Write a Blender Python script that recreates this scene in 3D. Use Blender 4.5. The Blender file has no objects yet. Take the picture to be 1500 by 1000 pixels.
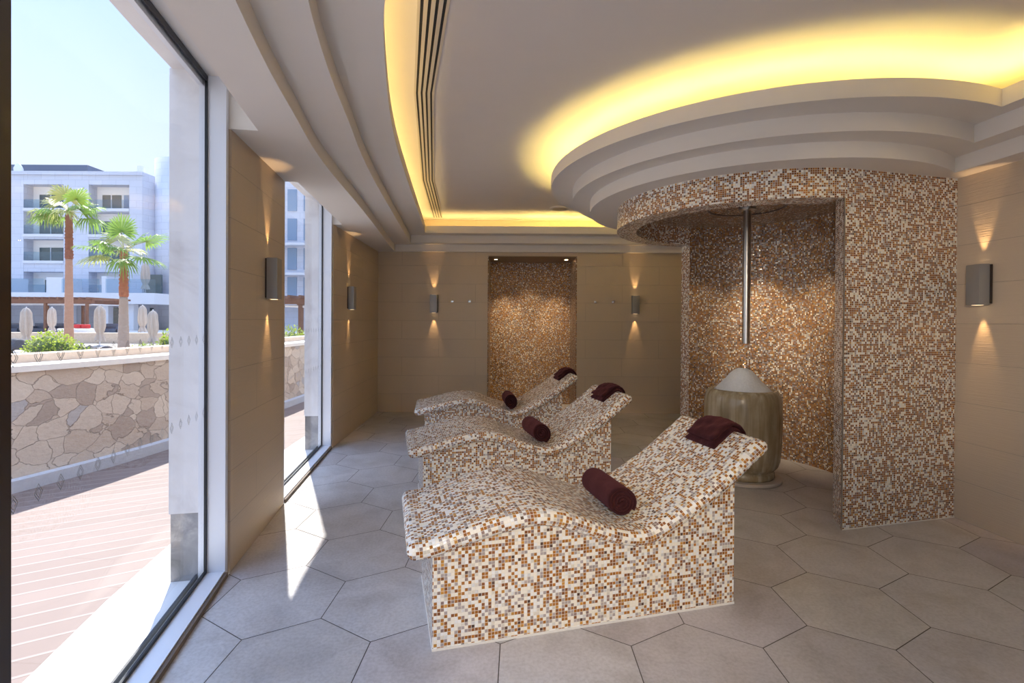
import bpy, bmesh, math, random
from mathutils import Vector, Matrix
random.seed(7)
S = bpy.context.scene
COL = S.collection
PI = math.pi

# ------------------------------------------------------------------ helpers
def link(o, parent=None):
    COL.objects.link(o)
    if parent is not None: o.parent = parent
    return o

def tag(o, label=None, cat=None, group=None, kind=None):
    if label: o['label'] = label
    if cat: o['category'] = cat
    if group: o['group'] = group
    if kind: o['kind'] = kind
    return o

def thing(name, label, cat, loc=(0, 0, 0), rz=0.0, group=None):
    o = bpy.data.objects.new(name, None)
    o.empty_display_size = 0.1
    o.location = loc
    o.rotation_euler = (0, 0, rz)
    link(o)
    return tag(o, label, cat, group)

def auto_uv(bm, off=(0, 0)):
    uv = bm.loops.layers.uv.verify()
    for f in bm.faces:
        f.normal_update()
        n = f.normal
        if abs(n.z) > 0.7:
            for l in f.loops: l[uv].uv = (l.vert.co.x + off[0], l.vert.co.y + off[1])
        else:
            t = Vector((-n.y, n.x, 0))
            t.normalize()
            for l in f.loops: l[uv].uv = (l.vert.co.dot(t) + off[0], l.vert.co.z + off[1])

def build(name, bm, mats, parent=None, smooth=False, uv=False, off=(0, 0), recalc=True):
    if recalc: bmesh.ops.recalc_face_normals(bm, faces=bm.faces[:])
    if uv: auto_uv(bm, off)
    me = bpy.data.meshes.new(name)
    bm.to_mesh(me)
    bm.free()
    if not isinstance(mats, (list, tuple)): mats = [mats]
    for m in mats: me.materials.append(m)
    if smooth:
        for p in me.polygons: p.use_smooth = True
        if smooth != 'all':
            try: me.set_sharp_from_angle(angle=math.radians(38))
            except Exception: pass
    return link(bpy.data.objects.new(name, me), parent)

def nb(): return bmesh.new()

def box(bm, a, b, mat=0):
    x0, y0, z0 = a; x1, y1, z1 = b
    v = [bm.verts.new(p) for p in ((x0, y0, z0), (x1, y0, z0), (x1, y1, z0), (x0, y1, z0), (x0, y0, z1), (x1, y0, z1), (x1, y1, z1), (x0, y1, z1))]
    for q in ((0, 3, 2, 1), (4, 5, 6, 7), (0, 1, 5, 4), (1, 2, 6, 5), (2, 3, 7, 6), (3, 0, 4, 7)):
        bm.faces.new([v[i] for i in q]).material_index = mat
    return v

def boxm(bm, M, a, b, mat=0):
    for v in box(bm, a, b, mat): v.co = M @ v.co

def bevel_all(bm, w, seg=2):
    bmesh.ops.bevel(bm, geom=bm.edges[:], offset=w, segments=seg, affect='EDGES', profile=0.6)

def prism(bm, pts, z0, z1, mat=0):
    """vertical prism over a simple plan polygon"""
    lo = [bm.verts.new((p[0], p[1], z0)) for p in pts]
    hi = [bm.verts.new((p[0], p[1], z1)) for p in pts]
    n = len(pts)
    fs = [bm.faces.new(lo[::-1]), bm.faces.new(hi)]
    for i in range(n):
        fs.append(bm.faces.new((lo[i], lo[(i + 1) % n], hi[(i + 1) % n], hi[i])))
    for f in fs: f.material_index = mat
    return fs

def lathe(bm, prof, seg=40, cx=0, cy=0, mat=0, uvr=None):
    rings = []
    for r, z in prof:
        rings.append([bm.verts.new((cx + r * math.cos(2 * PI * k / seg), cy + r * math.sin(2 * PI * k / seg), z)) for k in range(seg)] if r > 1e-6 else [bm.verts.new((cx, cy, z))])
    for a, b in zip(rings, rings[1:]):
        for k in range(seg):
            k2 = (k + 1) % seg
            if len(a) == 1 and len(b) == 1: continue
            if len(a) == 1: f = bm.faces.new((a[0], b[k2], b[k]))
            elif len(b) == 1: f = bm.faces.new((a[k], a[k2], b[0]))
            else: f = bm.faces.new((a[k], a[k2], b[k2], b[k]))
            f.material_index = mat

def tube(bm, path, r, seg=8, mat=0, caps=True):
    path = [Vector(p) for p in path]
    n = len(path)
    rad = r if isinstance(r, (list, tuple)) else [r] * n
    rings = []
    for i, p in enumerate(path):
        t = (path[min(i + 1, n - 1)] - path[max(i - 1, 0)]).normalized()
        u = t.cross(Vector((0, 0, 1)))
        if u.length < 1e-3: u = Vector((1, 0, 0))
        u.normalize()
        w = t.cross(u)
        rings.append([bm.verts.new(p + (u * math.cos(2 * PI * k / seg) + w * math.sin(2 * PI * k / seg)) * rad[i]) for k in range(seg)])
    for a, b in zip(rings, rings[1:]):
        for k in range(seg):
            bm.faces.new((a[k], a[(k + 1) % seg], b[(k + 1) % seg], b[k])).material_index = mat
    if caps:
        bm.faces.new(rings[0][::-1]).material_index = mat
        bm.faces.new(rings[-1]).material_index = mat

def catmull(pts, n=8):
    out = []
    P = [Vector((p[0], p[1])) for p in pts]
    P = [P[0] * 2 - P[1]] + P + [P[-1] * 2 - P[-2]]
    for i in range(1, len(P) - 2):
        for k in range(n):
            t = k / n
            a, b, c, d = P[i - 1], P[i], P[i + 1], P[i + 2]
            out.append(0.5 * ((2 * b) + (c - a) * t + (2 * a - 5 * b + 4 * c - d) * t * t + (3 * b - a - 3 * c + d) * t ** 3))
    out.append(P[-2])
    return [(p.x, p.y) for p in out]

# ------------------------------------------------------------------ camera
F = 721.0; CYP = 474.35; ROLL = 0.006; PITCH = -0.006; EYE = 1.5
def ray(px, py):
    x, y = px - 750.0, py - CYP
    c, s = math.cos(ROLL), math.sin(ROLL)
    x, y = c * x + s * y, -s * x + c * y
    cp, sp = math.cos(PITCH), math.sin(PITCH)
    return Vector((x, cp * F - sp * (-y), sp * F + cp * (-y)))
def at(px, py, Y):
    """point of the place that lies at depth Y on the line of sight through a picture point"""
    d = ray(px, py)
    return Vector((0, 0, EYE)) + d * (Y / d.y)
cam_d = bpy.data.cameras.new('camera')
cam = link(bpy.data.objects.new('camera', cam_d))
o0 = ray(750, CYP)
vx = (ray(751, CYP) - o0).normalized()
vy = (ray(750, CYP - 1) - o0).normalized()
vz = -o0.normalized()
cam.matrix_world = Matrix(((vx.x, vy.x, vz.x, 0), (vx.y, vy.y, vz.y, 0), (vx.z, vy.z, vz.z, EYE), (0, 0, 0, 1)))
cam_d.sensor_width = 36
cam_d.lens = F / 1500 * 36
cam_d.shift_y = -(500 - CYP) / 1500
cam_d.clip_start = 0.05
cam_d.clip_end = 500
S.camera = cam

# ------------------------------------------------------------------ materials
class N:
    """tiny node-graph helper"""
    def __init__(s, name):
        s.m = bpy.data.materials.new(name)
        s.m.use_nodes = True
        s.t = s.m.node_tree
        s.t.nodes.clear()
        s.out = s.t.nodes.new('ShaderNodeOutputMaterial')
        s.b = s.t.nodes.new('ShaderNodeBsdfPrincipled')
        s.t.links.new(s.b.outputs[0], s.out.inputs[0])
    def new(s, typ, **kw):
        n = s.t.nodes.new(typ)
        for k, v in kw.items(): setattr(n, k, v)
        return n
    def l(s, a, b): s.t.links.new(a, b)
    def math(s, op, a, b=None, c=None):
        n = s.new('ShaderNodeMath', operation=op)
        for i, v in enumerate((a, b, c)):
            if v is None: continue
            if isinstance(v, (int, float)): n.inputs[i].default_value = v
            else: s.l(v, n.inputs[i])
        return n.outputs[0]
    def vmath(s, op, a, b=None):
        n = s.new('ShaderNodeVectorMath', operation=op)
        for i, v in enumerate((a, b)):
            if v is None: continue
            if isinstance(v, (tuple, list)): n.inputs[i].default_value = v
            elif isinstance(v, (int, float)): n.inputs[3].default_value = v
            else: s.l(v, n.inputs[i])
        return n.outputs[0]
    def ramp(s, fac, stops, const=False):
        n = s.new('ShaderNodeValToRGB')
        cr = n.color_ramp
        cr.interpolation = 'CONSTANT' if const else 'LINEAR'
        while len(cr.elements) < len(stops): cr.elements.new(0.5)
        for e, (p, c) in zip(cr.elements, stops):
            e.position = p
            e.color = (*c, 1) if len(c) == 3 else c
        s.l(fac, n.inputs[0])
        return n.outputs[0]
    def mix(s, fac, a, b, typ='MIX'):
        n = s.new('ShaderNodeMix', data_type='RGBA', blend_type=typ)
        for i, v in ((0, fac), (6, a), (7, b)):
            if isinstance(v, (int, float)): n.inputs[i].default_value = v
            elif isinstance(v, (tuple, list)): n.inputs[i].default_value = (*v, 1)
            else: s.l(v, n.inputs[i])
        return n.outputs[2]
    def coord(s, kind='Object', scale=(1, 1, 1), rot=(0, 0, 0), loc=(0, 0, 0)):
        c = s.new('ShaderNodeTexCoord')
        m = s.new('ShaderNodeMapping')
        m.inputs['Scale'].default_value = scale
        m.inputs['Rotation'].default_value = rot
        m.inputs['Location'].default_value = loc
        s.l(c.outputs[kind], m.inputs[0])
        return m.outputs[0]
    def noise(s, vec, scale, detail=3, rough=0.55, dist=0.0):
        n = s.new('ShaderNodeTexNoise')
        n.inputs['Scale'].default_value = scale
        n.inputs['Detail'].default_value = detail
        n.inputs['Roughness'].default_value = rough
        n.inputs['Distortion'].default_value = dist
        if vec is not None: s.l(vec, n.inputs['Vector'])
        return n.outputs['Fac']
    def bump(s, h, strength=0.3, dist=0.01, normal=None):
        n = s.new('ShaderNodeBump')
        n.inputs['Strength'].default_value = strength
        n.inputs['Distance'].default_value = dist
        s.l(h, n.inputs['Height'])
        if normal is not None: s.l(normal, n.inputs['Normal'])
        s.l(n.outputs[0], s.b.inputs['Normal'])
        return n.outputs[0]
    def set(s, **kw):
        for k, v in kw.items():
            inp = s.b.inputs[k.replace('_', ' ')]
            if isinstance(v, (int, float)): inp.default_value = v
            elif isinstance(v, (tuple, list)): inp.default_value = (*v, 1)
            else: s.l(v, inp)
        return s

def srgb(r, g, b):
    f = lambda c: (c / 255) / 12.92 if c <= 10 else (((c / 255) + 0.055) / 1.055) ** 2.4
    return (f(r), f(g), f(b))

def plain(name, col, rough=0.5, metal=0.0, nz=0.0, spec=0.5, scale=30):
    g = N(name)
    if nz:
        v = g.coord()
        f = g.noise(v, scale)
        g.set(Base_Color=g.mix(f, tuple(c * (1 - nz) for c in col), tuple(min(1, c * (1 + nz)) for c in col)))
        g.bump(f, 0.15, 0.003)
    else: g.set(Base_Color=col)
    g.set(Roughness=rough, Metallic=metal)
    g.b.inputs['Specular IOR Level'].default_value = spec
    return g.m

def mosaic(name, pitch, stops, gold=0.3, grout=(0.84, 0.79, 0.69), tilt=0.10, rough=0.16):
    g = N(name)
    c = g.new('ShaderNodeTexCoord')
    uv = g.vmath('SCALE', c.outputs['UV'], 1.0 / pitch)
    cell = g.vmath('FLOOR', uv)
    fr = g.vmath('FRACTION', uv)
    sp = g.new('ShaderNodeSeparateXYZ'); g.l(fr, sp.inputs[0])
    ex = g.math('MINIMUM', sp.outputs[0], g.math('SUBTRACT', 1.0, sp.outputs[0]))
    ey = g.math('MINIMUM', sp.outputs[1], g.math('SUBTRACT', 1.0, sp.outputs[1]))
    e = g.math('MINIMUM', ex, ey)
    tile = g.math('GREATER_THAN', e, 0.055)
    w = g.new('ShaderNodeTexWhiteNoise', noise_dimensions='2D'); g.l(cell, w.inputs['Vector'])
    w2 = g.new('ShaderNodeTexWhiteNoise', noise_dimensions='2D'); g.l(g.vmath('ADD', cell, (37.5, 91.5, 0)), w2.inputs['Vector'])
    col = g.ramp(w.outputs['Value'], stops, True)
    lum = g.new('ShaderNodeRGBToBW'); g.l(col, lum.inputs[0])
    amt = g.math('MULTIPLY_ADD', lum.outputs[0], -0.42, 0.42)          # dark glass varies more than the cream
    var = g.math('MULTIPLY_ADD', g.math('SUBTRACT', w2.outputs['Value'], 0.5), amt, 1.0)
    vm = g.new('ShaderNodeCombineXYZ')
    for i in range(3): g.l(var, vm.inputs[i])
    col = g.mix(1.0, col, vm.outputs[0], 'MULTIPLY')
    g.set(Base_Color=g.mix(tile, grout, col))
    g.set(Roughness=g.math('SUBTRACT', 0.75, g.math('MULTIPLY', tile, 0.75 - rough)))
    g.set(Metallic=g.math('MULTIPLY', tile, g.math('MULTIPLY', g.math('GREATER_THAN', w2.outputs['Value'], 1 - gold), 0.35)))
    # each tessera sits at its own slight angle
    geo = g.new('ShaderNodeNewGeometry')
    rnd = g.vmath('SUBTRACT', w2.outputs['Color'], (0.5, 0.5, 0.5))
    rnd = g.vmath('SCALE', rnd, tilt)
    nrm = g.vmath('NORMALIZE', g.vmath('ADD', geo.outputs['Normal'], rnd))
    sm = g.new('ShaderNodeMapRange'); sm.interpolation_type = 'SMOOTHSTEP'
    sm.inputs['From Min'].default_value = 0.0; sm.inputs['From Max'].default_value = 0.14
    g.l(e, sm.inputs['Value'])
    g.bump(sm.outputs[0], 0.5, 0.0012, nrm)
    return g.m

CREAM = srgb(246, 240, 226); WHITE_T = srgb(242, 243, 242); AMBER = srgb(170, 112, 46); RUST = srgb(142, 90, 48)
GOLD = srgb(198, 146, 70); GREYT = srgb(176, 166, 164); MAUVE = srgb(150, 128, 122); DARKT = srgb(92, 70, 60)
M_LOUNGE = mosaic('lounger_mosaic', 0.0158, [(0, CREAM), (0.28, WHITE_T), (0.46, AMBER), (0.66, RUST), (0.76, GOLD), (0.80, GREYT), (0.94, MAUVE), (0.98, DARKT)], gold=0.2)
M_DRUM = mosaic('alcove_mosaic', 0.0155, [(0, CREAM), (0.24, WHITE_T), (0.37, AMBER), (0.55, RUST), (0.81, GOLD), (0.84, GREYT), (0.90, MAUVE), (0.965, DARKT)], gold=0.3)
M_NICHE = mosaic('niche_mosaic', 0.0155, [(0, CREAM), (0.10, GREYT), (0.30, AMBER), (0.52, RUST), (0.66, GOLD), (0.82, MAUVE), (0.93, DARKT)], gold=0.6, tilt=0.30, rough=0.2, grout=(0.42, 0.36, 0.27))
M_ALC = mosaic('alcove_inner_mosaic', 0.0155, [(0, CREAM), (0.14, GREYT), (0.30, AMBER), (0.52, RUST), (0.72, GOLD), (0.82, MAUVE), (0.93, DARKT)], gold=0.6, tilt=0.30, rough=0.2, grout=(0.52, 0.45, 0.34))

M_CEIL = plain('ceiling_paint', (0.78, 0.73, 0.69), 0.8, nz=0.02, scale=6, spec=0.2)
M_SOFFIT = plain('soffit_paint', (0.80, 0.76, 0.71), 0.8, nz=0.02, scale=6, spec=0.2)
M_WHITE = plain('white_paint', (0.78, 0.76, 0.73), 0.6)
M_ALU = plain('silver_frame', (0.80, 0.82, 0.88), 0.35, metal=0.15)
M_DARKFRAME = plain('dark_bronze_frame', (0.030, 0.020, 0.018), 0.4)
M_BLACK = plain('black_gasket', (0.016, 0.018, 0.024), 0.5)
M_SCONCE = plain('grey_metal', (0.33, 0.33, 0.33), 0.45, metal=0.4)
M_CHROME = plain('chrome', (0.8, 0.8, 0.8), 0.12, metal=1.0)
M_STEEL = plain('brushed_steel', (0.55, 0.52, 0.48), 0.28, metal=1.0)
M_STRIPWHITE = plain('edge_trim_white', (0.8, 0.79, 0.75), 0.4)

def wall_tile():
    g = N('beige_textured_wall_tile')
    c = g.new('ShaderNodeTexCoord')
    sep = g.new('ShaderNodeSeparateXYZ'); g.l(c.outputs['UV'], sep.inputs[0])
    # large tiles, half bond, in-plane relief running across
    br = g.new('ShaderNodeTexBrick'); br.offset = 0.5
    br.inputs['Scale'].default_value = 1.0
    br.inputs['Brick Width'].default_value = 1.2
    br.inputs['Row Height'].default_value = 0.30
    br.inputs['Mortar Size'].default_value = 0.0022
    br.inputs['Mortar Smooth'].default_value = 0.3
    br.inputs['Color1'].default_value = (0.60, 0.495, 0.375, 1)
    br.inputs['Color2'].default_value = (0.62, 0.515, 0.395, 1)
    br.inputs['Mortar'].default_value = (0.40, 0.33, 0.26, 1)
    g.l(c.outputs['UV'], br.inputs['Vector'])
    mp = g.new('ShaderNodeMapping'); mp.inputs['Scale'].default_value = (2.0, 60.0, 1)
    g.l(c.outputs['UV'], mp.inputs[0])
    f = g.noise(mp.outputs[0], 2.0, 4, 0.6)
    col = g.mix(g.math('MULTIPLY', f, 0.35), br.outputs['Color'], (0.50, 0.41, 0.305), 'MIX')
    g.set(Base_Color=col, Roughness=0.55)
    h = g.math('ADD', g.math('MULTIPLY', f, 0.6), g.math('MULTIPLY', br.outputs['Fac'], -1.2))
    g.bump(h, 0.6, 0.006)
    return g.m
M_WALL = wall_tile()

def floor_tile():
    g = N('limestone_floor_tile')
    at_ = g.new('ShaderNodeAttribute'); at_.attribute_name = 'tint'
    v = g.coord()
    n1 = g.noise(v, 3.2, 6, 0.62, 0.6)
    n2 = g.noise(v, 60, 3, 0.6)
    base = g.ramp(n1, [(0.30, (0.45, 0.43, 0.425)), (0.52, (0.57, 0.555, 0.56)), (0.72, (0.64, 0.62, 0.62))])
    spk = g.ramp(n2, [(0.35, (0.86, 0.85, 0.84)), (0.6, (1, 1, 1))])
    col = g.mix(1.0, base, spk, 'MULTIPLY')
    col = g.mix(1.0, col, at_.outputs['Color'], 'MULTIPLY')
    g.set(Base_Color=col)
    g.set(Roughness=g.math('MULTIPLY_ADD', n1, 0.25, 0.28))
    g.bump(g.math('ADD', n2, n1), 0.08, 0.002)
    return g.m
M_FLOOR = floor_tile()
M_GROUT = plain('floor_grout', (0.10, 0.085, 0.075), 0.9)

def marble(name, c0, c1, c2, sc=1.6, joint=True):
    g = N(name)
    v = g.coord()
    f = g.noise(v, sc, 7, 0.65, 1.4)
    g.set(Base_Color=g.ramp(f, [(0.30, c0), (0.5, c1), (0.62, c2)]), Roughness=0.45)
    return g.m
M_MARBLE = marble('white_marble', (0.60, 0.57, 0.57), (0.78, 0.76, 0.76), (0.84, 0.82, 0.82))
M_GREYMARBLE = marble('grey_marble', (0.12, 0.12, 0.12), (0.26, 0.25, 0.25), (0.45, 0.42, 0.40), 3.0)
M_CAP = plain('pale_stone_cap', (0.82, 0.76, 0.68), 0.7, nz=0.05, scale=8)
M_PAVE = plain('pale_paving', (0.78, 0.76, 0.74), 0.7, nz=0.04, scale=12)
M_KERB = plain('grey_kerb_stone', (0.55, 0.56, 0.60), 0.7, nz=0.1, scale=14)

def rubble(name, dark=1.0):
    dark *= 1.12
    g = N(name)
    v = g.coord(scale=(1.0, 1.0, 1.35))
    nv = g.new('ShaderNodeTexNoise'); nv.inputs['Scale'].default_value = 2.2; nv.inputs['Detail'].default_value = 2
    g.l(v, nv.inputs['Vector'])
    n3 = g.new('ShaderNodeTexNoise'); n3.inputs['Scale'].default_value = 16; n3.inputs['Detail'].default_value = 2; g.l(v, n3.inputs['Vector'])
    wv = g.vmath('ADD', g.vmath('ADD', v, g.vmath('SCALE', nv.outputs['Color'], 0.35)), g.vmath('SCALE', n3.outputs['Color'], 0.05))
    vo = g.new('ShaderNodeTexVoronoi', feature='F1'); vo.inputs['Scale'].default_value = 4.6
    ve = g.new('ShaderNodeTexVoronoi', feature='DISTANCE_TO_EDGE'); ve.inputs['Scale'].default_value = 4.6
    g.l(wv, vo.inputs['Vector']); g.l(wv, ve.inputs['Vector'])
    sp = g.new('ShaderNodeSeparateColor'); g.l(vo.outputs['Color'], sp.inputs[0])
    col = g.ramp(sp.outputs[0], [(0, (0.38 * dark, 0.30 * dark, 0.24 * dark)), (0.2, (0.52 * dark, 0.42 * dark, 0.33 * dark)), (0.5, (0.60 * dark, 0.50 * dark, 0.40 * dark)), (0.78, (0.66 * dark, 0.56 * dark, 0.45 * dark)), (0.90, (0.46, 0.44, 0.44))], True)
    f = g.noise(v, 14, 5, 0.65)
    col = g.mix(g.math('MULTIPLY', f, 0.5), col, (0.40 * dark, 0.32 * dark, 0.26 * dark))
    m = g.new('ShaderNodeMapRange'); m.inputs['From Min'].default_value = 0.004; m.inputs['From Max'].default_value = 0.022
    g.l(ve.outputs['Distance'], m.inputs['Value'])
    col = g.mix(m.outputs[0], (0.34 * dark, 0.27 * dark, 0.215 * dark), col)
    g.set(Base_Color=col, Roughness=0.85)
    g.bump(g.math('ADD', g.math('MULTIPLY', m.outputs[0], 1.5), f), 0.6, 0.02)
    return g.m
M_RUBBLE = rubble('rubble_stone')
M_TANSTONE = plain('tan_stone', (0.56, 0.44, 0.34), 0.85, nz=0.22, scale=9)

def deck():
    g = N('composite_decking')
    v = g.coord(rot=(0, 0, -math.radians(31)))
    sp = g.new('ShaderNodeSeparateXYZ'); g.l(v, sp.inputs[0])
    y = g.math('DIVIDE', sp.outputs[1], 0.142)
    fr = g.math('FRACT', y)
    gap = g.math('LESS_THAN', fr, 0.05)
    highlight = g.math('MULTIPLY', g.math('GREATER_THAN', fr, 0.05), g.math('LESS_THAN', fr, 0.17))
    w = g.new('ShaderNodeTexWhiteNoise', noise_dimensions='1D'); g.l(g.math('FLOOR', y), w.inputs['W'])
    gr = g.math('FRACT', g.math('MULTIPLY', y, 9.0))
    mp = g.new('ShaderNodeMapping'); mp.inputs['Scale'].default_value = (1.5, 60, 1); g.l(v, mp.inputs[0])
    f = g.noise(mp.outputs[0], 1.5, 3)
    col = g.mix(w.outputs['Value'], (0.185, 0.130, 0.112), (0.23, 0.168, 0.147))
    col = g.mix(g.math('MULTIPLY', f, 0.4), col, (0.15, 0.105, 0.09))
    col = g.mix(highlight, col, (0.27, 0.22, 0.20))  # bright highlight line painted into the board colour beside each gap
    col = g.mix(gap, col, (0.16, 0.11, 0.09))
    g.set(Base_Color=col, Roughness=0.7)
    g.bump(g.math('SUBTRACT', g.math('MULTIPLY', gr, 0.15), gap), 0.4, 0.006)
    return g.m
M_DECK = deck()

def glass(name, tint=(0.985, 0.99, 0.99), refl=1.45):
    g = N(name)
    g.t.nodes.remove(g.b)
    tr = g.new('ShaderNodeBsdfTransparent'); tr.inputs[0].default_value = (*tint, 1)
    gl = g.new('ShaderNodeBsdfGlossy'); gl.inputs['Roughness'].default_value = 0.01
    lw = g.new('ShaderNodeLayerWeight'); lw.inputs[0].default_value = 0.5
    fr = g.math('MULTIPLY_ADD', g.math('POWER', lw.outputs['Facing'], 5.0), 0.42, ((refl - 1) / (refl + 1)) ** 2)
    mx = g.new('ShaderNodeMixShader')
    g.l(fr, mx.inputs[0]); g.l(tr.outputs[0], mx.inputs[1]); g.l(gl.outputs[0], mx.inputs[2])
    g.l(mx.outputs[0], g.out.inputs[0])
    return g.m
M_GLASS = glass('window_glass')
M_BALGLASS = glass('balcony_glass', (0.80, 0.88, 0.93), 1.6)

def emit(name, col, st):
    g = N(name)
    g.set(Base_Color=(0, 0, 0), Emission_Color=col, Emission_Strength=st)
    return g.m
M_LED = emit('led_warm_yellow', (1.0, 0.70, 0.24), 30)
M_LEDB = emit('led_warm_yellow_bright', (1.0, 0.75, 0.20), 72)
M_BULB = emit('bulb_warm', (1.0, 0.72, 0.42), 2.5)
M_PANEL = emit('fill_lamp_diffuser', (1.0, 0.93, 0.84), 2)  # glowing disc of the added fill lamps

def towel():
    g = N('burgundy_towelling')
    v = g.coord()
    f = g.noise(v, 170, 4, 0.75)
    f2 = g.noise(v, 18, 3)
    col = g.mix(f, (0.016, 0.005, 0.006), (0.050, 0.014, 0.017))
    g.set(Base_Color=col, Roughness=0.95)
    g.b.inputs['Specular IOR Level'].default_value = 0.1
    try:
        g.b.inputs['Sheen Weight'].default_value = 0.35
        g.b.inputs['Sheen Roughness'].default_value = 0.5
        g.b.inputs['Sheen Tint'].default_value = (0.6, 0.2, 0.22, 1)
    except Exception: pass
    g.bump(g.math('ADD', f, f2), 0.9, 0.006)
    return g.m
M_TOWEL = towel()

def glaze():
    g = N('olive_glaze_reflection_streaks')
    v = g.coord(scale=(14, 14, 1.0))  # stretched upright: light streaks of reflection painted into the glaze colour
    f = g.noise(v, 1.0, 4, 0.6, 0.4)
    v2 = g.coord()
    f2 = g.noise(v2, 5, 4)
    col = g.ramp(g.math('MULTIPLY_ADD', f2, 0.3, g.math('MULTIPLY', f, 0.7)), [(0.30, (0.20, 0.145, 0.075)), (0.47, (0.33, 0.26, 0.155)), (0.62, (0.50, 0.43, 0.31))])
    g.set(Base_Color=col, Roughness=0.22)
    g.bump(f, 0.15, 0.004)
    return g.m
M_GLAZE = glaze()
def icem():
    g = N('crushed_ice')
    v = g.coord()
    f = g.noise(v, 55, 4, 0.7)
    g.set(Base_Color=g.mix(f, (0.62, 0.64, 0.66), (0.92, 0.93, 0.94)), Roughness=0.35)
    g.b.inputs['Subsurface Weight'].default_value = 0.3
    g.b.inputs['Subsurface Radius'].default_value = (0.02, 0.02, 0.02)
    g.bump(f, 0.8, 0.01)
    return g.m
M_ICE = icem()

# ------------------------------------------------------------------ plan of the room
ZS = [2.62, 2.73, 2.85, 2.96]          # stepped soffit levels
ZC = 3.14                              # main ceiling
YB = 8.05                              # back wall
XR = lambda y: 3.437 + (3.811 - y) * 0.08 if y < 3.9 else 3.43   # right wall face
WL = [(-0.90, -3.0), (-0.93, -1.0), (-1.0, 0.0), (-1.215, 1.0), (-1.444, 1.98), (-1.655, 2.864), (-1.85, 4.0), (-2.10, 5.75), (-2.195, 8.05)]
def wx(y):
    for (x0, y0), (x1, y1) in zip(WL, WL[1:]):
        if y <= y1: return x0 + (x1 - x0) * (y - y0) / (y1 - y0)
    return WL[-1][0]
def wn(y):
    """unit vector out of the room through the window wall"""
    e = 0.15
    d = Vector((wx(y + e) - wx(y - e), 2 * e)).normalized()
    return Vector((-d.y, d.x))
def off(y, d):
    n = wn(y); return (wx(y) + n.x * d, y + n.y * d)

# ---- floor: limestone hexagons
def make_floor():
    bm = nb()
    a = 0.303; s = 2 * a / math.sqrt(3)
    x0, d0, yaw = -0.685, 2.277, -0.0146
    lay = bm.loops.layers.color.new('tint')
    c_, s_ = math.cos(yaw), math.sin(yaw)
    R = lambda g: (c_ * g[0] - s_ * g[1], s_ * g[0] + c_ * g[1])
    # vertices of the lattice: zigzag n, column i -> D = d0+1.5 s n + (s/2 if (i+n) odd)
    for i in range(-14, 20):
        for n in range(-12, 16):
            # hexagon centred on column i between zigzag n and n+1, with low vertex of zigzag n
            if (i + n) % 2: continue
            cx = x0 + a * i; cy = d0 + 1.5 * s * n + s      # bottom vertex at D_n (even), centre s above it
            g = s - 0.0026
            pts = [(cx + g * math.sin(PI / 3 * k), cy + g * math.cos(PI / 3 * k)) for k in range(6)]
            w = [R(p) for p in pts]
            if max(p[1] for p in w) < -3.2 or min(p[1] for p in w) > 9.2: continue
            if max(p[0] for p in w) < -2.6 or min(p[0] for p in w) > 3.9: continue
            f = bm.faces.new([bm.verts.new((p[0], p[1], 0)) for p in w])
            t = random.uniform(0.94, 1.04)
            tint = (t, t * random.uniform(0.985, 1.01), t * random.uniform(0.985, 1.01), 1)
            for l in f.loops: l[lay] = tint
    geo = lambda: bm.verts[:] + bm.edges[:] + bm.faces[:]
    for (ax, ay), (bx, by) in zip(WL[3:], WL[4:]):
        nrm = Vector((-(by - ay), bx - ax, 0))
        bmesh.ops.bisect_plane(bm, geom=geo(), plane_co=(ax, ay, 0), plane_no=nrm, clear_outer=True)
    bmesh.ops.bisect_plane(bm, geom=geo(), plane_co=(3.95, 0, 0), plane_no=(1, 0.0, 0), clear_outer=True)
    bmesh.ops.bisect_plane(bm, geom=geo(), plane_co=(0, 8.9, 0), plane_no=(0, 1, 0), clear_outer=True)
    bmesh.ops.bisect_plane(bm, geom=geo(), plane_co=(0, -3.0, 0), plane_no=(0, -1, 0), clear_outer=True)
    for f in bm.faces:
        f.normal_update()
        if f.normal.z < 0: f.normal_flip()
    o = build('floor', bm, M_FLOOR, recalc=False)
    tag(o, kind='structure')
    b2 = nb()
    pts = [(x, y) for x, y in WL] + [(-2.195, 8.95), (3.9, 8.95), (3.9, -3.0)]
    prism(b2, pts, -0.12, -0.0025)
    build('grout_bed', b2, M_GROUT, o)
make_floor()

# ---- window wall: piers, lintel, frames, glass
def strip_solid(bm, y0, y1, d0, d1, z0, z1, n=6, mat=0):
    n = max(n, int(abs(y1 - y0) * 1.5) + 1)
    ys = [y0 + (y1 - y0) * k / n for k in range(n + 1)]
    pts = [off(y, d0) for y in ys] + [off(y, d1) for y in reversed(ys)]
    prism(bm, pts, z0, z1, mat)

GL = 0.12   # glass plane behind the inner face
OUT = 0.29   # outer facade
PIERS = [(2.912, 3.992), (5.79, 8.35)]
bm = nb()
for a, b in PIERS:
    strip_solid(bm, a, b, 0.0, OUT - 0.03, -0.1, 3.3, 8)
strip_solid(bm, -3.2, -2.8, 0.0, OUT - 0.03, -0.1, 3.3, 2)
wl = build('wall_left', bm, M_WALL, uv=True)
tag(wl, kind='structure')
# slim vertical edge trims of the piers, proud of the wall
bm = nb()
strip_solid(bm, 2.868, 2.909, 0.012, 0.10, 0.0, 2.96, 1)
build('edge_trim', bm, plain('beige_edge_trim', (0.50, 0.42, 0.33), 0.5), wl)
bm = nb()
strip_solid(bm, 5.735, 5.787, 0.012, 0.10, 0.0, 2.96, 1)
build('edge_trim', bm, bpy.data.materials['beige_edge_trim'], wl)
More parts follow.
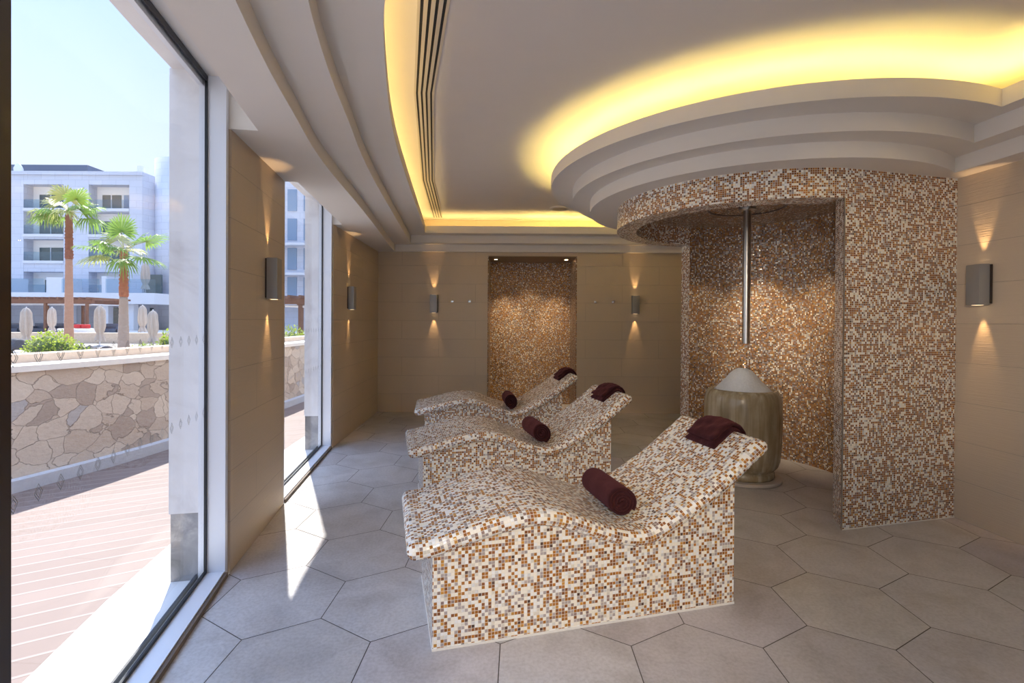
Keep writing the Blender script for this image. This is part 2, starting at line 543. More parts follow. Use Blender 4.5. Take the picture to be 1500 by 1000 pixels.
# outside stone cladding: reveals of white marble with a dark plinth, lintel over the openings
bm = nb()
for a, b in ((2.875, 4.03), (5.74, 9.5)):
    ys = a, b
    strip_solid(bm, a, b, GL + 0.035, OUT + 0.02, 0.38, 2.93, 4, 0)
    strip_solid(bm, a + 0.004, b - 0.004, GL + 0.035, OUT + 0.012, -0.1, 0.38, 4, 1)
strip_solid(bm, -3.2, 9.5, GL + 0.035, OUT + 0.02, 2.93, 4.6, 20, 0)
tr = build('trim_1', bm, [M_MARBLE, M_GREYMARBLE], uv=True)
tag(tr, kind='structure')
bm = nb()
strip_solid(bm, -3.2, 9.5, -0.34, GL + 0.035, 2.90, 3.02, 20, 0)     # head above the glass, over the light pocket
strip_solid(bm, -3.2, 9.5, GL - 0.035, GL + 0.035, 3.02, 3.4, 20, 0)
hd = build('trim_2', bm, M_WHITE)
tag(hd, kind='structure')

M_GAPB = plain('brown_gap_shade', (0.16, 0.12, 0.09), 0.7)
def make_window(idx, y0, y1, mull=None):
    """full-height pane between y0 and y1 with silver frame, black gasket and low sill"""
    e = bpy.data.objects.new('window_%d' % idx, None); link(e); tag(e, kind='structure')
    g = nb(); strip_solid(g, y0, y1, GL - 0.004, GL + 0.004, 0.0, 2.895, 1)
    build('glass', g, M_GLASS, e)
    f = nb()
    # far jamb (broad silver reveal), head and sill rails
    if idx != 3: strip_solid(f, y1 - 0.004, y1 + 0.03, 0.008, GL + 0.03, 0.0, 2.90, 1)
    if idx == 2: strip_solid(f, y0 - 0.03, y0 + 0.004, 0.008, GL + 0.03, 0.0, 2.90, 1)
    strip_solid(f, y0, y1, GL + 0.008, GL + 0.034, 2.84, 2.90, 4)
    build('window_frame', f, M_ALU, e)
    s = nb(); strip_solid(s, y0, y1, 0.012, GL - 0.008, 0.0, 0.034, 4)
    build('window_sill', s, M_ALU, e)
    k2 = nb()
    strip_solid(k2, y0, y1, -0.006, 0.012, -0.002, 0.026, 4)            # shadow gap, its shade drawn as a solid brown strip
    k = nb()
    strip_solid(k, y0, y1, GL - 0.016, GL - 0.005, 0.034, 0.052, 4)
    strip_solid(k, y0, y1, GL - 0.016, GL - 0.005, 2.862, 2.895, 4)
    strip_solid(k, y1 - 0.018, y1 - 0.004, GL - 0.016, GL - 0.004, 0.03, 2.89, 1)
    strip_solid(k, y0, y1, GL + 0.034, GL + 0.045, 0.0, 0.03, 4)
    build('gasket', k, M_BLACK, e)
    build('shadow_gap', k2, M_GAPB, e)
    return e
w1 = make_window(1, 1.262, 2.862, True)
w2 = make_window(2, 4.03, 5.735)
w0 = make_window(3, -2.76, 1.165, True)  # unseen pane, extended behind the viewer to let in more daylight
# dark post beside the viewer
bm = nb()
strip_solid(bm, 1.185, 1.252, 0.0, GL + 0.03, 0.0, 2.90, 1)
po = build('trim_3', bm, M_DARKFRAME); tag(po, kind='structure')

# etched rows of small diamonds on the glass
M_FRIT = plain('etched_diamond', (0.34, 0.35, 0.37), 0.6)
def diamonds(win, y0, y1):
    for z in (0.965, 1.385):
        bm = nb()
        y = y0
        while y < y1:
            c = Vector((*off(y, GL - 0.0055), z)); t = Vector((wx(y + 0.1) - wx(y - 0.1), 0.2, 0)).normalized(); up = Vector((0, 0, 1))
            for R1, R2 in ((1.0, 0.86), (0.62, 0.48)):
                for q in range(4):
                    A = [(0.020, 0), (0, 0.028), (-0.020, 0), (0, -0.028)]
                    p, r = A[q], A[(q + 1) % 4]
                    bm.faces.new([bm.verts.new(c + t * k[0] * s + up * k[1] * s) for k, s in ((p, R1), (r, R1), (r, R2), (p, R2))])
            y += 0.10
        build('etched_diamond_row', bm, M_FRIT, win, recalc=False)
diamonds(w1, 1.335, 2.84); diamonds(w2, 4.08, 5.70)

# ---- back wall with niche
NX0, NX1, NY, NZ = -0.402, 1.06, 8.90, 2.565
bm = nb()
box(bm, (-2.6, YB, -0.1), (NX0, YB + 0.95, 3.3))
box(bm, (NX1, YB, -0.1), (4.0, YB + 0.95, 3.3))
box(bm, (NX0, YB, NZ), (NX1, YB + 0.95, 3.3))
wb = build('wall_back', bm, M_WALL, uv=True); tag(wb, kind='structure')
bm = nb()
box(bm, (NX0 - 0.01, NY, -0.1), (NX1 + 0.01, NY + 0.06, NZ + 0.02))
box(bm, (NX0 - 0.02, YB + 0.012, -0.1), (NX0 + 0.012, NY, NZ))
box(bm, (NX1 - 0.012, YB + 0.012, -0.1), (NX1 + 0.02, NY, NZ))
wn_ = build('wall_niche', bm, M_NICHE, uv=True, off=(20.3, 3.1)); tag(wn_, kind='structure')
bm = nb(); box(bm, (NX0 + 0.012, YB + 0.012, NZ - 0.012), (NX1 - 0.012, NY, NZ + 0.01))
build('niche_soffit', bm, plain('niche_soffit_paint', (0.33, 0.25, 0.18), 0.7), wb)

# ---- right wall, front wall (behind the viewer) with glazing added to let in sky light
bm = nb()
prism(bm, [(XR(-3.2), -3.2), (XR(3.9), 3.9), (3.43, 9.0), (3.9, 9.0), (4.3, -3.2)], -0.1, 3.3)
wr = build('wall_right', bm, M_WALL, uv=True); tag(wr, kind='structure')
bm = nb()
box(bm, (-1.3, -3.2, -0.1), (-0.7, -3.0, 3.3)); box(bm, (0.7, -3.2, -0.1), (4.1, -3.0, 3.3))
box(bm, (-0.7, -3.2, 2.6), (0.7, -3.0, 3.3))
wf = build('wall_front', bm, M_WALL, uv=True); tag(wf, kind='structure')
wfw = bpy.data.objects.new('window_4', None); link(wfw); tag(wfw, kind='structure')
bm = nb(); box(bm, (-0.7, -3.11, 0.0), (0.7, -3.10, 2.6)); build('glass', bm, M_GLASS, wfw)
bm = nb()
for x in (-0.7, 0.65): box(bm, (x, -3.14, 0), (x + 0.05, -3.06, 2.6))
box(bm, (-0.7, -3.14, 0), (0.7, -3.06, 0.05)); box(bm, (-0.7, -3.14, 2.55), (0.7, -3.06, 2.6))
build('window_frame', bm, M_ALU, wfw)

# ---- ceiling: three stepped soffits with a cove, then the flat ceiling
DC = (2.33, 4.88); DR = [1.545, 1.725, 1.945]
LC = [
    [(-1.90, 7.98), (-1.88, 7.7), (-1.541, 5.127), (-1.353, 3.535), (-1.189, 2.662), (-1.046, 2.002), (-0.85, 1.3), (-0.5, 0.3), (-0.1, -0.7), (0.5, -1.8), (0.9, -2.3)],
    [(-1.61, 7.80), (-1.575, 7.42), (-1.213, 4.282), (-1.011, 3.01), (-0.879, 2.275), (-0.72, 1.65), (-0.4, 0.7), (0.0, -0.3), (0.6, -1.4), (1.1, -2.1)],
    [(-1.345, 7.60), (-1.26, 6.9), (-1.02, 4.777), (-0.859, 3.535), (-0.662, 2.537), (-0.50, 1.95), (-0.15, 1.0), (0.25, 0.0), (0.8, -1.0), (1.3, -1.9)],
]
YBK = [7.98, 7.80, 7.60]
SR = [0.17, 0.34, 0.46]
def void(k, grow=0.0):
    """plan outline of the opening in soffit level k"""
    L = catmull(LC[k], 6)
    if grow:
        L2 = []
        for i, p in enumerate(L):
            a, b = Vector(L[max(i - 1, 0)]), Vector(L[min(i + 1, len(L) - 1)])
            d = (b - a).normalized()
            L2.append((p[0] + d.y * grow, p[1] - d.x * grow))
        L2[0] = (L2[0][0], YBK[k] + grow)
        L = L2
    out = list(L)
    R = DR[k] - grow
    xs = lambda y: XR(min(y, 3.9)) - SR[k] + grow
    out.append((xs(-2.0), L[-1][1]))
    # up the right strip to the circle
    y = DC[1]
    lo = DC[1] - R
    yy = lo
    while math.hypot(xs(yy) - DC[0], yy - DC[1]) > R and yy < DC[1]: yy += 0.005
    a0 = math.atan2(yy - DC[1], xs(yy) - DC[0])
    yy2 = DC[1] + R
    while math.hypot(xs(yy2) - DC[0], yy2 - DC[1]) > R and yy2 > DC[1]: yy2 -= 0.005
    a1 = math.atan2(yy2 - DC[1], xs(yy2) - DC[0])
    tot = (a0 - a1) % (2 * PI)
    n = 72
    for i in range(n + 1):
        t = a0 - tot * i / n
        out.append((DC[0] + R * math.cos(t), DC[1] + R * math.sin(t)))
    out.append((xs(9), YBK[k] + grow))
    return out
OUTER_LINE = [off(y, -0.15) for y in (-2.9, -1, 0)] + [off(y, -0.15) for y in (0.38, 1.0, 1.7, 2.3, 2.9)] + [off(y, 0.1) for y in (2.905, 3.4, 3.998)] + [off(y, -0.10) for y in (4.0, 4.6, 5.2, 5.782)] + [off(y, 0.1) for y in (5.79, 7.0, 8.2)]
OUTER = OUTER_LINE + [(3.6, 8.2), (3.75, -2.98), (3.6, -2.98)]
OUTER = OUTER_LINE + [(3.6, 8.2), (3.95, -2.98)]
def ring(name, outer, holes, z0, z1, mat, parent=None, smooth=False):
    cu = bpy.data.curves.new(name, 'CURVE'); cu.dimensions = '2D'; cu.fill_mode = 'BOTH'; cu.extrude = (z1 - z0) / 2
    for pts in [outer] + holes:
        sp = cu.splines.new('POLY'); sp.points.add(len(pts) - 1); sp.use_cyclic_u = True
        for q, p in zip(sp.points, pts): q.co = (p[0], p[1], 0, 1)
    o = bpy.data.objects.new(name, cu); COL.objects.link(o)
    dg = bpy.context.evaluated_depsgraph_get()
    me = bpy.data.meshes.new_from_object(o.evaluated_get(dg))
    COL.objects.unlink(o); bpy.data.objects.remove(o)
    me.materials.clear(); me.materials.append(mat)
    bm = nb(); bm.from_mesh(me)
    for v in bm.verts: v.co.z += (z0 + z1) / 2
    bmesh.ops.remove_doubles(bm, verts=bm.verts[:], dist=1e-4)
    return build(name, bm, mat, parent, smooth=smooth)
V = [void(k) for k in range(3)]
cl = None
bm = nb()
prism(bm, [off(y, GL + 0.1) for y in (-3.15, -2, -1, 0, 1, 2, 3, 4, 5, 6, 7, 8, 9.1)] + [(4.4, 9.1), (4.4, -3.15)], ZC, ZC + 0.25)
cl = build('ceiling', bm, M_CEIL); tag(cl, kind='structure')
for k in range(3):
    top = ZS[k + 1] if k < 2 else ZS[2] + 0.05
    o = ring('soffit_step', OUTER, [V[k]], ZS[k], top, M_SOFFIT, cl, smooth=True)
ring('cove_lip', void(2, 0.03), [V[2]], ZS[2] + 0.05, ZS[3], M_SOFFIT, cl, smooth=True)
# LED strips lying in the cove just outside the lip
G = void(2, 0.115)
nl = len(catmull(LC[2], 6))
def led(pts, mat, name='led_strip', r=0.008):
    bm = nb(); tube(bm, [(p[0], p[1], ZS[2] + 0.065) for p in pts], r, 6)
    return build(name, bm, mat, cl)
led(G[:nl - 14], M_LED)
led(G[nl:], M_LEDB)
led([(G[0][0] + 0.05, YBK[2] + 0.11), (0.2, YBK[2] + 0.11)], M_LED)
led([(0.25, YBK[2] + 0.11), (2.9, YBK[2] + 0.11)], M_LEDB)

# ceiling linear diffuser: four parallel black slots in three straight lengths
def slots():
    t = thing('slot_diffuser', 'long white ceiling air diffuser with four parallel black slots', 'air vent')
    Lp = [at(616, 0, 1), at(609.3, 136, 1), at(619.5, 263.6, 1), at(635.5, 318.7, 1)]
    Rp = [at(655, 0, 1), at(633, 136, 1), at(634, 263.6, 1), at(647.4, 318.7, 1)]
    pj = lambda p: Vector((p.x, p.y, p.z - EYE)) * ((ZC - 0.004 - EYE) / (p.z - EYE))
    A = [pj(p) for p in Lp]; B = [pj(p) for p in Rp]
    e = lambda P: [P[0] + (P[0] - P[1]) * 1.2] + P[1:]
    A = e(A); B = e(B)
    z = ZC
    bm = nb()
    for i in range(3):
        for s0, s1 in ((-0.12, 0.0), (0.125, 0.2915), (0.4165, 0.583), (0.708, 0.8745), (1.0, 1.12)):
            q = [A[i].lerp(B[i], s0), A[i].lerp(B[i], s1), A[i + 1].lerp(B[i + 1], s1), A[i + 1].lerp(B[i + 1], s0)]
            prism(bm, [(p.x, p.y) for p in q], z - 0.008, z + 0.002)
    build('frame', bm, plain('diffuser_white', (0.62, 0.56, 0.49), 0.5), t)
    bm = nb()
    for i in range(3):
        q = [A[i].lerp(B[i], 0.0), A[i].lerp(B[i], 1.0), A[i + 1].lerp(B[i + 1], 1.0), A[i + 1].lerp(B[i + 1], 0.0)]
        prism(bm, [(p.x, p.y) for p in q], z - 0.003, z - 0.001)
    build('slot', bm, M_BLACK, t)
slots()
# round ceiling speaker
t = thing('ceiling_speaker', 'round white ceiling speaker near the back edge of the ceiling', 'speaker', (0.68, 7.15, ZC))
bm = nb(); lathe(bm, [(0, -0.012), (0.11, -0.012), (0.125, -0.018), (0.14, -0.010), (0.142, 0.0)], 40); build('rim', bm, M_CEIL, t, smooth=True)
bm = nb(); lathe(bm, [(0, -0.016), (0.105, -0.016), (0.105, -0.010)], 32); build('grille', bm, plain('speaker_grille', (0.5, 0.46, 0.4), 0.6), t)

# ---- mosaic drum alcove
CD = (2.225, 4.76); RO = 1.19; RI = 1.00; ZH = 2.405
A0 = (2.399, 3.56); A1 = (3.443, 3.812); A2 = (2.469, 3.864)
def arcpts(R, a0, a1, n): return [(CD[0] + R * math.cos(a0 + (a1 - a0) * i / n), CD[1] + R * math.sin(a0 + (a1 - a0) * i / n)) for i in range(n + 1)]
def flare(P):
    d1 = math.hypot(A0[0] - CD[0], A0[1] - CD[1]) - RO
    return [(CD[0] + (p[0] - CD[0]) * (1 + d1 / RO * f), CD[1] + (p[1] - CD[1]) * (1 + d1 / RO * f)) for p, f in ((p, max(0, (i / (len(P) - 1) - 0.85) / 0.15)) for i, p in enumerate(P))]
def curved_wall(bm, R, a0, a1, z0, z1, n=48, flip=False, mat=0, u0=0.0, fl=False):
    uv = bm.loops.layers.uv.verify()
    P = arcpts(R, a0, a1, n)
    if fl: P = flare(P)
    for i in range(n):
        q = [(P[i], z0), (P[i + 1], z0), (P[i + 1], z1), (P[i], z1)]
        us = [a0 + (a1 - a0) * (i + d) / n for d in (0, 1, 1, 0)]
        vs = [bm.verts.new((p[0], p[1], z)) for p, z in q]
        f = bm.faces.new(vs if not flip else vs[::-1])
        loops = list(f.loops)
        for l in loops:
            k = vs.index(l.vert)
            l[uv].uv = (us[k] * R + u0, q[k][1])
        f.material_index = mat; f.smooth = True
aA = math.atan2(A0[1] - CD[1], A0[0] - CD[0])
aL = math.radians(105)                 # left end of the standing wall (far side)
# standing inner wall
bm = nb()
uv = bm.loops.layers.uv.verify()
aS = math.atan2(A2[1] - CD[1], A2[0] - CD[0])
RIn = RI
def quad(bm, pts, uvs):
    vs = [bm.verts.new(p) for p in pts]
    f = bm.faces.new(vs)
    for l in f.loops: l[uv].uv = uvs[vs.index(l.vert)]
aL2 = math.radians(99)
end = 2 * PI
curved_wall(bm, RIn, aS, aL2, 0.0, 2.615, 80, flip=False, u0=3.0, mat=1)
curved_wall(bm, RO, -0.35, aL2, 0.0, 2.62, 50, flip=True, u0=9.0)
# far-left end face
pi_, po_ = arcpts(RIn, aL2, aL2, 1)[0], arcpts(RO, aL2, aL2, 1)[0]
quad(bm, [(*po_, 0), (*pi_, 0), (*pi_, 2.62), (*po_, 2.62)], [(0, 0), (0.19, 0), (0.19, 2.62), (0, 2.62)])
# front flat wall and its jamb
L01 = math.hypot(A1[0] - A0[0], A1[1] - A0[1])
quad(bm, [(*A0, 0), (A1[0] + 0.03, A1[1] + 0.007, 0), (A1[0] + 0.03, A1[1] + 0.007, 2.622), (*A0, 2.622)], [(5, 0), (5 + L01 + 0.03, 0), (5 + L01 + 0.03, 2.622), (5, 2.622)])
LJ = math.hypot(A2[0] - A0[0], A2[1] - A0[1])
PS = arcpts(RIn, aS, aS, 1)[0]
quad(bm, [(*PS, 0), (*A0, 0), (*A0, 2.622), (*PS, 2.622)], [(7, 0), (7 + LJ, 0), (7 + LJ, 2.622), (7, 2.622)])
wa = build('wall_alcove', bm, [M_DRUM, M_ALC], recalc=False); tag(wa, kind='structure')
# header ring hanging over the opening
bm = nb(); uv = bm.loops.layers.uv.verify()
a_s, a_e = aL2, 2 * PI + aA
curved_wall(bm, RO, a_s, a_e, ZH, 2.63, 90, u0=12.0, fl=True)
curved_wall(bm, RIn, a_s, a_e, ZH, 2.63, 90, flip=True, u0=15.0)
n = 90
Po, Pi = flare(arcpts(RO, a_s, a_e, n)), arcpts(RIn, a_s, a_e, n)
for i in range(n):
    u_ = [(a_s + (a_e - a_s) * (i + d) / n) * 1.1 for d in (0, 1)]
    quad(bm, [(*Pi[i], ZH), (*Pi[i + 1], ZH), (*Po[i + 1], ZH), (*Po[i], ZH)], [(u_[0], 0), (u_[1], 0), (u_[1], 0.19), (u_[0], 0.19)])
# keep the ring joined to the jamb corner
build('alcove_header', bm, M_DRUM, wa, recalc=False)
# alcove ceiling, a thin dark ring standing for the edge of a recess
bm = nb(); uv = bm.loops.layers.uv.verify()
prism(bm, arcpts(RO - 0.02, 0, 2 * PI * 71 / 72, 71), 2.605, 2.66)
o = build('alcove_ceiling', bm, M_ALC, wa, uv=True)
bm = nb(); 
lathe(bm, [(0.355, 2.606), (0.347, 2.597), (0.335, 2.597), (0.327, 2.606)], 48, CD[0] + 0.03, CD[1])
build('recess_ring', bm, M_DARKFRAME, wa, smooth=True)
bm = nb()
box(bm, (A0[0] - 0.005, A0[1] - 0.005, 0), (A0[0] + 0.003, A0[1] + 0.003, ZH + 0.005)); build('corner_trim', bm, M_STEEL, wa)
# pale sealant line along the floor
bm = nb()
d = Vector((A1[0] - A0[0], A1[1] - A0[1])).normalized(); nn = Vector((d.y, -d.x)) * 0.006
prism(bm, [A0, A1, (A1[0] + nn.x, A1[1] + nn.y), (A0[0] + nn.x, A0[1] + nn.y)], 0.0, 0.006)
build('base_bead', bm, M_STRIPWHITE, wa)

# ------------------------------------------------------------------ heated loungers
BOT = [(-.075, .43), (0, .437), (.16, .478), (.34, .517), (.48, .530), (.6, .512), (.735, .461), (.873, .409), (.987, .382), (1.1, .387), (1.233, .445), (1.386, .53), (1.544, .632), (1.687, .742), (1.765, .80)]
PATH = catmull([(s - 0.0, z + 0.0) for s, z in BOT], 7)
TH = 0.078
def frames():
    """centre line of the slab with tangents"""
    P = [Vector(p) for p in PATH]
    fr = []
    for i, p in enumerate(P):
        t = (P[min(i + 1, len(P) - 1)] - P[max(i - 1, 0)]).normalized()
        n = Vector((-t.y, t.x))
        fr.append((p + n * TH / 2, t, n))
    return fr
FR = frames()
V0, V1 = -0.05, 0.72
def surf(s):
    """top of the slab at length s"""
    best = min(FR, key=lambda f: abs((f[0] + f[2] * TH / 2).x - s))
    p = best[0] + best[2] * TH / 2
    return p.y, best[1], best[2]
def make_slab(parent):
    bm = nb(); uv = bm.loops.layers.uv.verify()
    r = TH / 2
    st = []          # stations: centre, tangent, normal, half-thickness, inset, arc length
    arc = 0
    c0, t0, n0 = FR[0]
    for k in range(7):
        a = PI / 2 * (1 - k / 6.0)
        st.append((c0 - t0 * r * math.sin(a), n0, max(r * math.cos(a), 0.002), r * (1 - math.cos(a)) * 0.9, -r * a))
    for i in range(1, len(FR)):
        arc += (FR[i][0] - FR[i - 1][0]).length
        st.append((FR[i][0], FR[i][2], r, 0, arc))
    c1, t1, n1 = FR[-1]
    for k in range(1, 7):
        a = PI / 2 * k / 6.0
        st.append((c1 + t1 * r * math.sin(a), n1, max(r * math.cos(a), 0.002), r * (1 - math.cos(a)) * 0.9, arc + r * a))
    NV = 14; NA = 8
    rings = []
    for c, n, h, ins, u in st:
        y0, y1 = V0 + ins, V1 - ins
        sec = []; acc = 0
        for k in range(NV + 1): sec.append((y0 + r + (y1 - y0 - 2 * r) * k / NV, h))
        for k in range(1, NA): a = PI / 2 - PI * k / NA; sec.append((y1 - r + r * math.cos(a), h * math.sin(a)))
        for k in range(NV + 1): sec.append((y1 - r - (y1 - y0 - 2 * r) * k / NV, -h))
        for k in range(1, NA): a = -PI / 2 - PI * k / NA; sec.append((y0 + r + r * math.cos(a), h * math.sin(a)))
        rings.append([bm.verts.new((c.x + n.x * w, v, c.y + n.y * w)) for v, w in sec])
    per = [0.0]
    m = len(rings[0]); mid = rings[20]
    for k in range(m): per.append(per[-1] + (mid[(k + 1) % m].co - mid[k].co).length)
    for i in range(len(rings) - 1):
        for k in range(m):
            k2 = (k + 1) % m
            f = bm.faces.new((rings[i][k], rings[i + 1][k], rings[i + 1][k2], rings[i][k2]))
            vals = {rings[i][k]: (st[i][4], per[k]), rings[i + 1][k]: (st[i + 1][4], per[k]), rings[i + 1][k2]: (st[i + 1][4], per[k + 1]), rings[i][k2]: (st[i][4], per[k + 1])}
            for l in f.loops: l[uv].uv = vals[l.vert]
            f.smooth = True
    bm.faces.new(rings[0]); bm.faces.new(rings[-1][::-1])
    bmesh.ops.recalc_face_normals(bm, faces=bm.faces[:])
    o = build('reclining_surface', bm, M_LOUNGE, parent, smooth='all', recalc=False)
    return o
def make_base(parent):
    bm = nb()
    L = 1.594; W0, W1 = 0.0, 0.67
    prof = [(f[0].x, f[0].y) for f in FR if 0.005 < f[0].x < L - 0.005]
    prof = [(0.0, 0.46)] + prof + [(L, prof[-1][1] + 0.01)]
    lo = [(s, 0.006) for s, z in prof]
    for v in (W0, W1):
        for i in range(len(prof) - 1):
            bm.faces.new([bm.verts.new((p[0], v, p[1])) for p in (lo[i], lo[i + 1], prof[i + 1], prof[i])])
    for s, z in ((0.0, prof[0][1]), (L, prof[-1][1])):
        bm.faces.new([bm.verts.new(p) for p in ((s, W0, 0.006), (s, W1, 0.006), (s, W1, z), (s, W0, z))])
    for i in range(len(prof) - 1):
        bm.faces.new([bm.verts.new(p) for p in ((prof[i][0], W0, prof[i][1]), (prof[i + 1][0], W0, prof[i + 1][1]), (prof[i + 1][0], W1, prof[i + 1][1]), (prof[i][0], W1, prof[i][1]))])
    bmesh.ops.remove_doubles(bm, verts=bm.verts[:], dist=1e-5)
    build('base', bm, M_LOUNGE, parent, uv=True, off=(31.2, 0.3))
    bm = nb(); box(bm, (-0.003, -0.003, 0), (L + 0.003, W1 + 0.003, 0.011))
    build('base_trim', bm, M_STRIPWHITE, parent)

LP = [((-0.353, 2.223), 0.251), ((-0.69, 3.85), 0.241), ((-0.98, 5.556), 0.151)]
lounger = thing('heated_lounger', 'curved mosaic heated lounger closest to the camera, broadest in view', 'lounger', (*LP[0][0], 0), LP[0][1], 'mosaic heated loungers')
make_slab(lounger); make_base(lounger)
def copy_tree(o, parent=None):
    c = o.copy(); COL.objects.link(c)
    if parent is not None: c.parent = parent
    for ch in list(o.children): copy_tree(ch, c)
    return c
for (p, a), lb in zip(LP[1:], ('curved mosaic heated lounger between the other two loungers', 'curved mosaic heated lounger standing in front of the back wall niche')):
    c = copy_tree(lounger); c.location = (*p, 0); c.rotation_euler = (0, 0, a); c['label'] = lb

# rolled towels
def towel_roll_mesh():
    bm = nb()
    R, T, turns, Lh = 0.086, 0.0165, 3.6, 0.185
    n = 150; rnd = random.Random(3)
    prof_o, prof_i = [], []
    for i in range(n + 1):
        a = 2 * PI * turns * i / n
        r = 0.022 + (R - 0.022) * i / n
        sq = 1 + 0.05 * math.sin(2 * a + 0.6)
        prof_o.append((r * sq * math.cos(a), r * sq * math.sin(a)))
        ri = r - T
        prof_i.append((ri * sq * math.cos(a), ri * sq * math.sin(a)))
    NS = 26
    slices = []
    for k in range(NS + 1):
        t = -1 + 2 * k / NS
        x = Lh * t
        e = 1 - max(0, (abs(t) - 0.93) / 0.07) ** 2 * 0.25
        row = []
        for (po, pi) in zip(prof_o, prof_i):
            mid = ((po[0] + pi[0]) / 2, (po[1] + pi[1]) / 2)
            w = lambda p: (mid[0] + (p[0] - mid[0]) * e, mid[1] + (p[1] - mid[1]) * e)
            row.append((w(po), w(pi)))
        slices.append([(bm.verts.new((x, p[0], p[1])), bm.verts.new((x, q[0], q[1]))) for p, q in row])
    for a, b in zip(slices, slices[1:]):
        for i in range(n):
            bm.faces.new((a[i][0], a[i + 1][0], b[i + 1][0], b[i][0]))
            bm.faces.new((a[i][1], b[i][1], b[i + 1][1], a[i + 1][1]))
        bm.faces.new((a[n][0], a[n][1], b[n][1], b[n][0]))
        bm.faces.new((a[0][0], b[0][0], b[0][1], a[0][1]))
    for sl, fl in ((slices[0], 0), (slices[-1], 1)):
        for i in range(n):
            q = (sl[i][0], sl[i][1], sl[i + 1][1], sl[i + 1][0])
            bm.faces.new(q if fl else q[::-1])
    for v in bm.verts:
        nz = math.sin(v.co.x * 40 + v.co.y * 25) * 0.0012 + rnd.uniform(-0.0007, 0.0007)
        v.co.y += nz; v.co.z += nz
    return bm
tr0 = build('rolled_towel', towel_roll_mesh(), M_TOWEL, smooth='all')
tag(tr0, 'dark burgundy rolled towel lying in the seat of the closest lounger', 'towel', 'rolled towels on the loungers')
def lpt(i, s, v, z):
    (x, y), a = LP[i]; c, sn = math.cos(a), math.sin(a)
    return (x + c * s - sn * v, y + sn * s + c * v, z)
ROLLS = [(0, 1.003, 0.31, 0.0), (1, 0.995, 0.27, 0.02), (2, 1.0, 0.27, -0.02)]
rl = [tr0['label'], 'dark burgundy rolled towel lying in the seat of the middle lounger', 'dark burgundy rolled towel lying in the seat of the lounger by the niche']
for k, (i, s, v, da) in enumerate(ROLLS):
    o = tr0 if k == 0 else tr0.copy()
    if k: COL.objects.link(o)
    z = surf(s)[0] + 0.088
    o.location = lpt(i, s, v, z + (0.004 if k == 2 else 0)); o.rotation_euler = (0.5 * k, 0, LP[i][1] + PI / 2 + da); o['label'] = rl[k]

# folded towels draped over the head ends
def drape_mesh():
    """two stacked layers following the slab over its upper end; local frame of a lounger"""
    bm = nb()
    pts = []
    r = TH / 2
    for c, t, n in FR:
        q = c + n * r
        if q.x > 1.585: pts.append((q, n))
    c1, t1, n1 = FR[-1]
    for k in range(1, 8):
        a = PI * 1.0 * k / 7
        d = n1 * math.cos(a) + t1 * math.sin(a)
        pts.append((c1 + d * r, d))
    v0, v1 = 0.18, 0.45
    NV = 12
    m = len(pts)
    def layer(lift0, lift1, i0, i1, va, vb):
        idx = range(i0, i1)
        grid_t, grid_b = [], []
        for i in idx:
            q, n = pts[i]
            rt, rb = [], []
            for k in range(NV + 1):
                f = k / NV; v = va + (vb - va) * f
                edge = math.sin(PI * min(max(f, 0.0), 1.0)) ** 0.35 if 0 < f < 1 else 0
                ii = (i - i0) / max(1, (i1 - i0 - 1))
                ee = min(1, math.sin(PI * ii) ** 0.3 if 0 < ii < 1 else 0)
                wob = 0.004 * math.sin(i * 0.9 + k * 0.7) + 0.003 * math.sin(k * 1.9)
                th = (lift1 - lift0) * (0.30 + 0.70 * edge) * (0.45 + 0.55 * ee)
                mid = (lift0 + lift1) / 2
                a_ = q + n * (mid + th / 2 + wob); b_ = q + n * (mid - th / 2 if lift0 > 0.002 else 0.0015)
                rt.append(bm.verts.new((a_.x, v, a_.y))); rb.append(bm.verts.new((b_.x, v, b_.y)))
            grid_t.append(rt); grid_b.append(rb)
        for G_, fl in ((grid_t, 0), (grid_b, 1)):
            for a, b in zip(G_, G_[1:]):
                for k in range(NV):
                    q = (a[k], b[k], b[k + 1], a[k + 1])
                    bm.faces.new(q if fl else q[::-1])
        for k in range(NV):
            bm.faces.new((grid_t[0][k], grid_b[0][k], grid_b[0][k + 1], grid_t[0][k + 1]))
            bm.faces.new((grid_t[-1][k], grid_t[-1][k + 1], grid_b[-1][k + 1], grid_b[-1][k]))
        for i in range(len(grid_t) - 1):
            for k in (0, NV):
                bm.faces.new((grid_t[i][k], grid_t[i + 1][k], grid_b[i + 1][k], grid_b[i][k]))
    layer(0.0, 0.028, 0, m, v0, v1)
    layer(0.026, 0.056, 1, m - 1, v0 + 0.006, v1 - 0.004)
    return bm
tf0 = build('folded_towel', drape_mesh(), M_TOWEL, smooth='all')
fl = ['dark burgundy folded towel draped over the head end of the closest lounger', 'dark burgundy folded towel draped over the head end of the middle lounger', 'dark burgundy folded towel draped over the head of the lounger by the niche']
tag(tf0, fl[0], 'towel', 'folded towels over the head rests')
for i in range(3):
    o = tf0 if i == 0 else tf0.copy()
    if i: COL.objects.link(o)
    dv = (0, 0.0, 0.0)[i]
    p = lpt(i, 0, dv, 0)
    o.location = p; o.rotation_euler = (0, 0, LP[i][1]); o['label'] = fl[i]

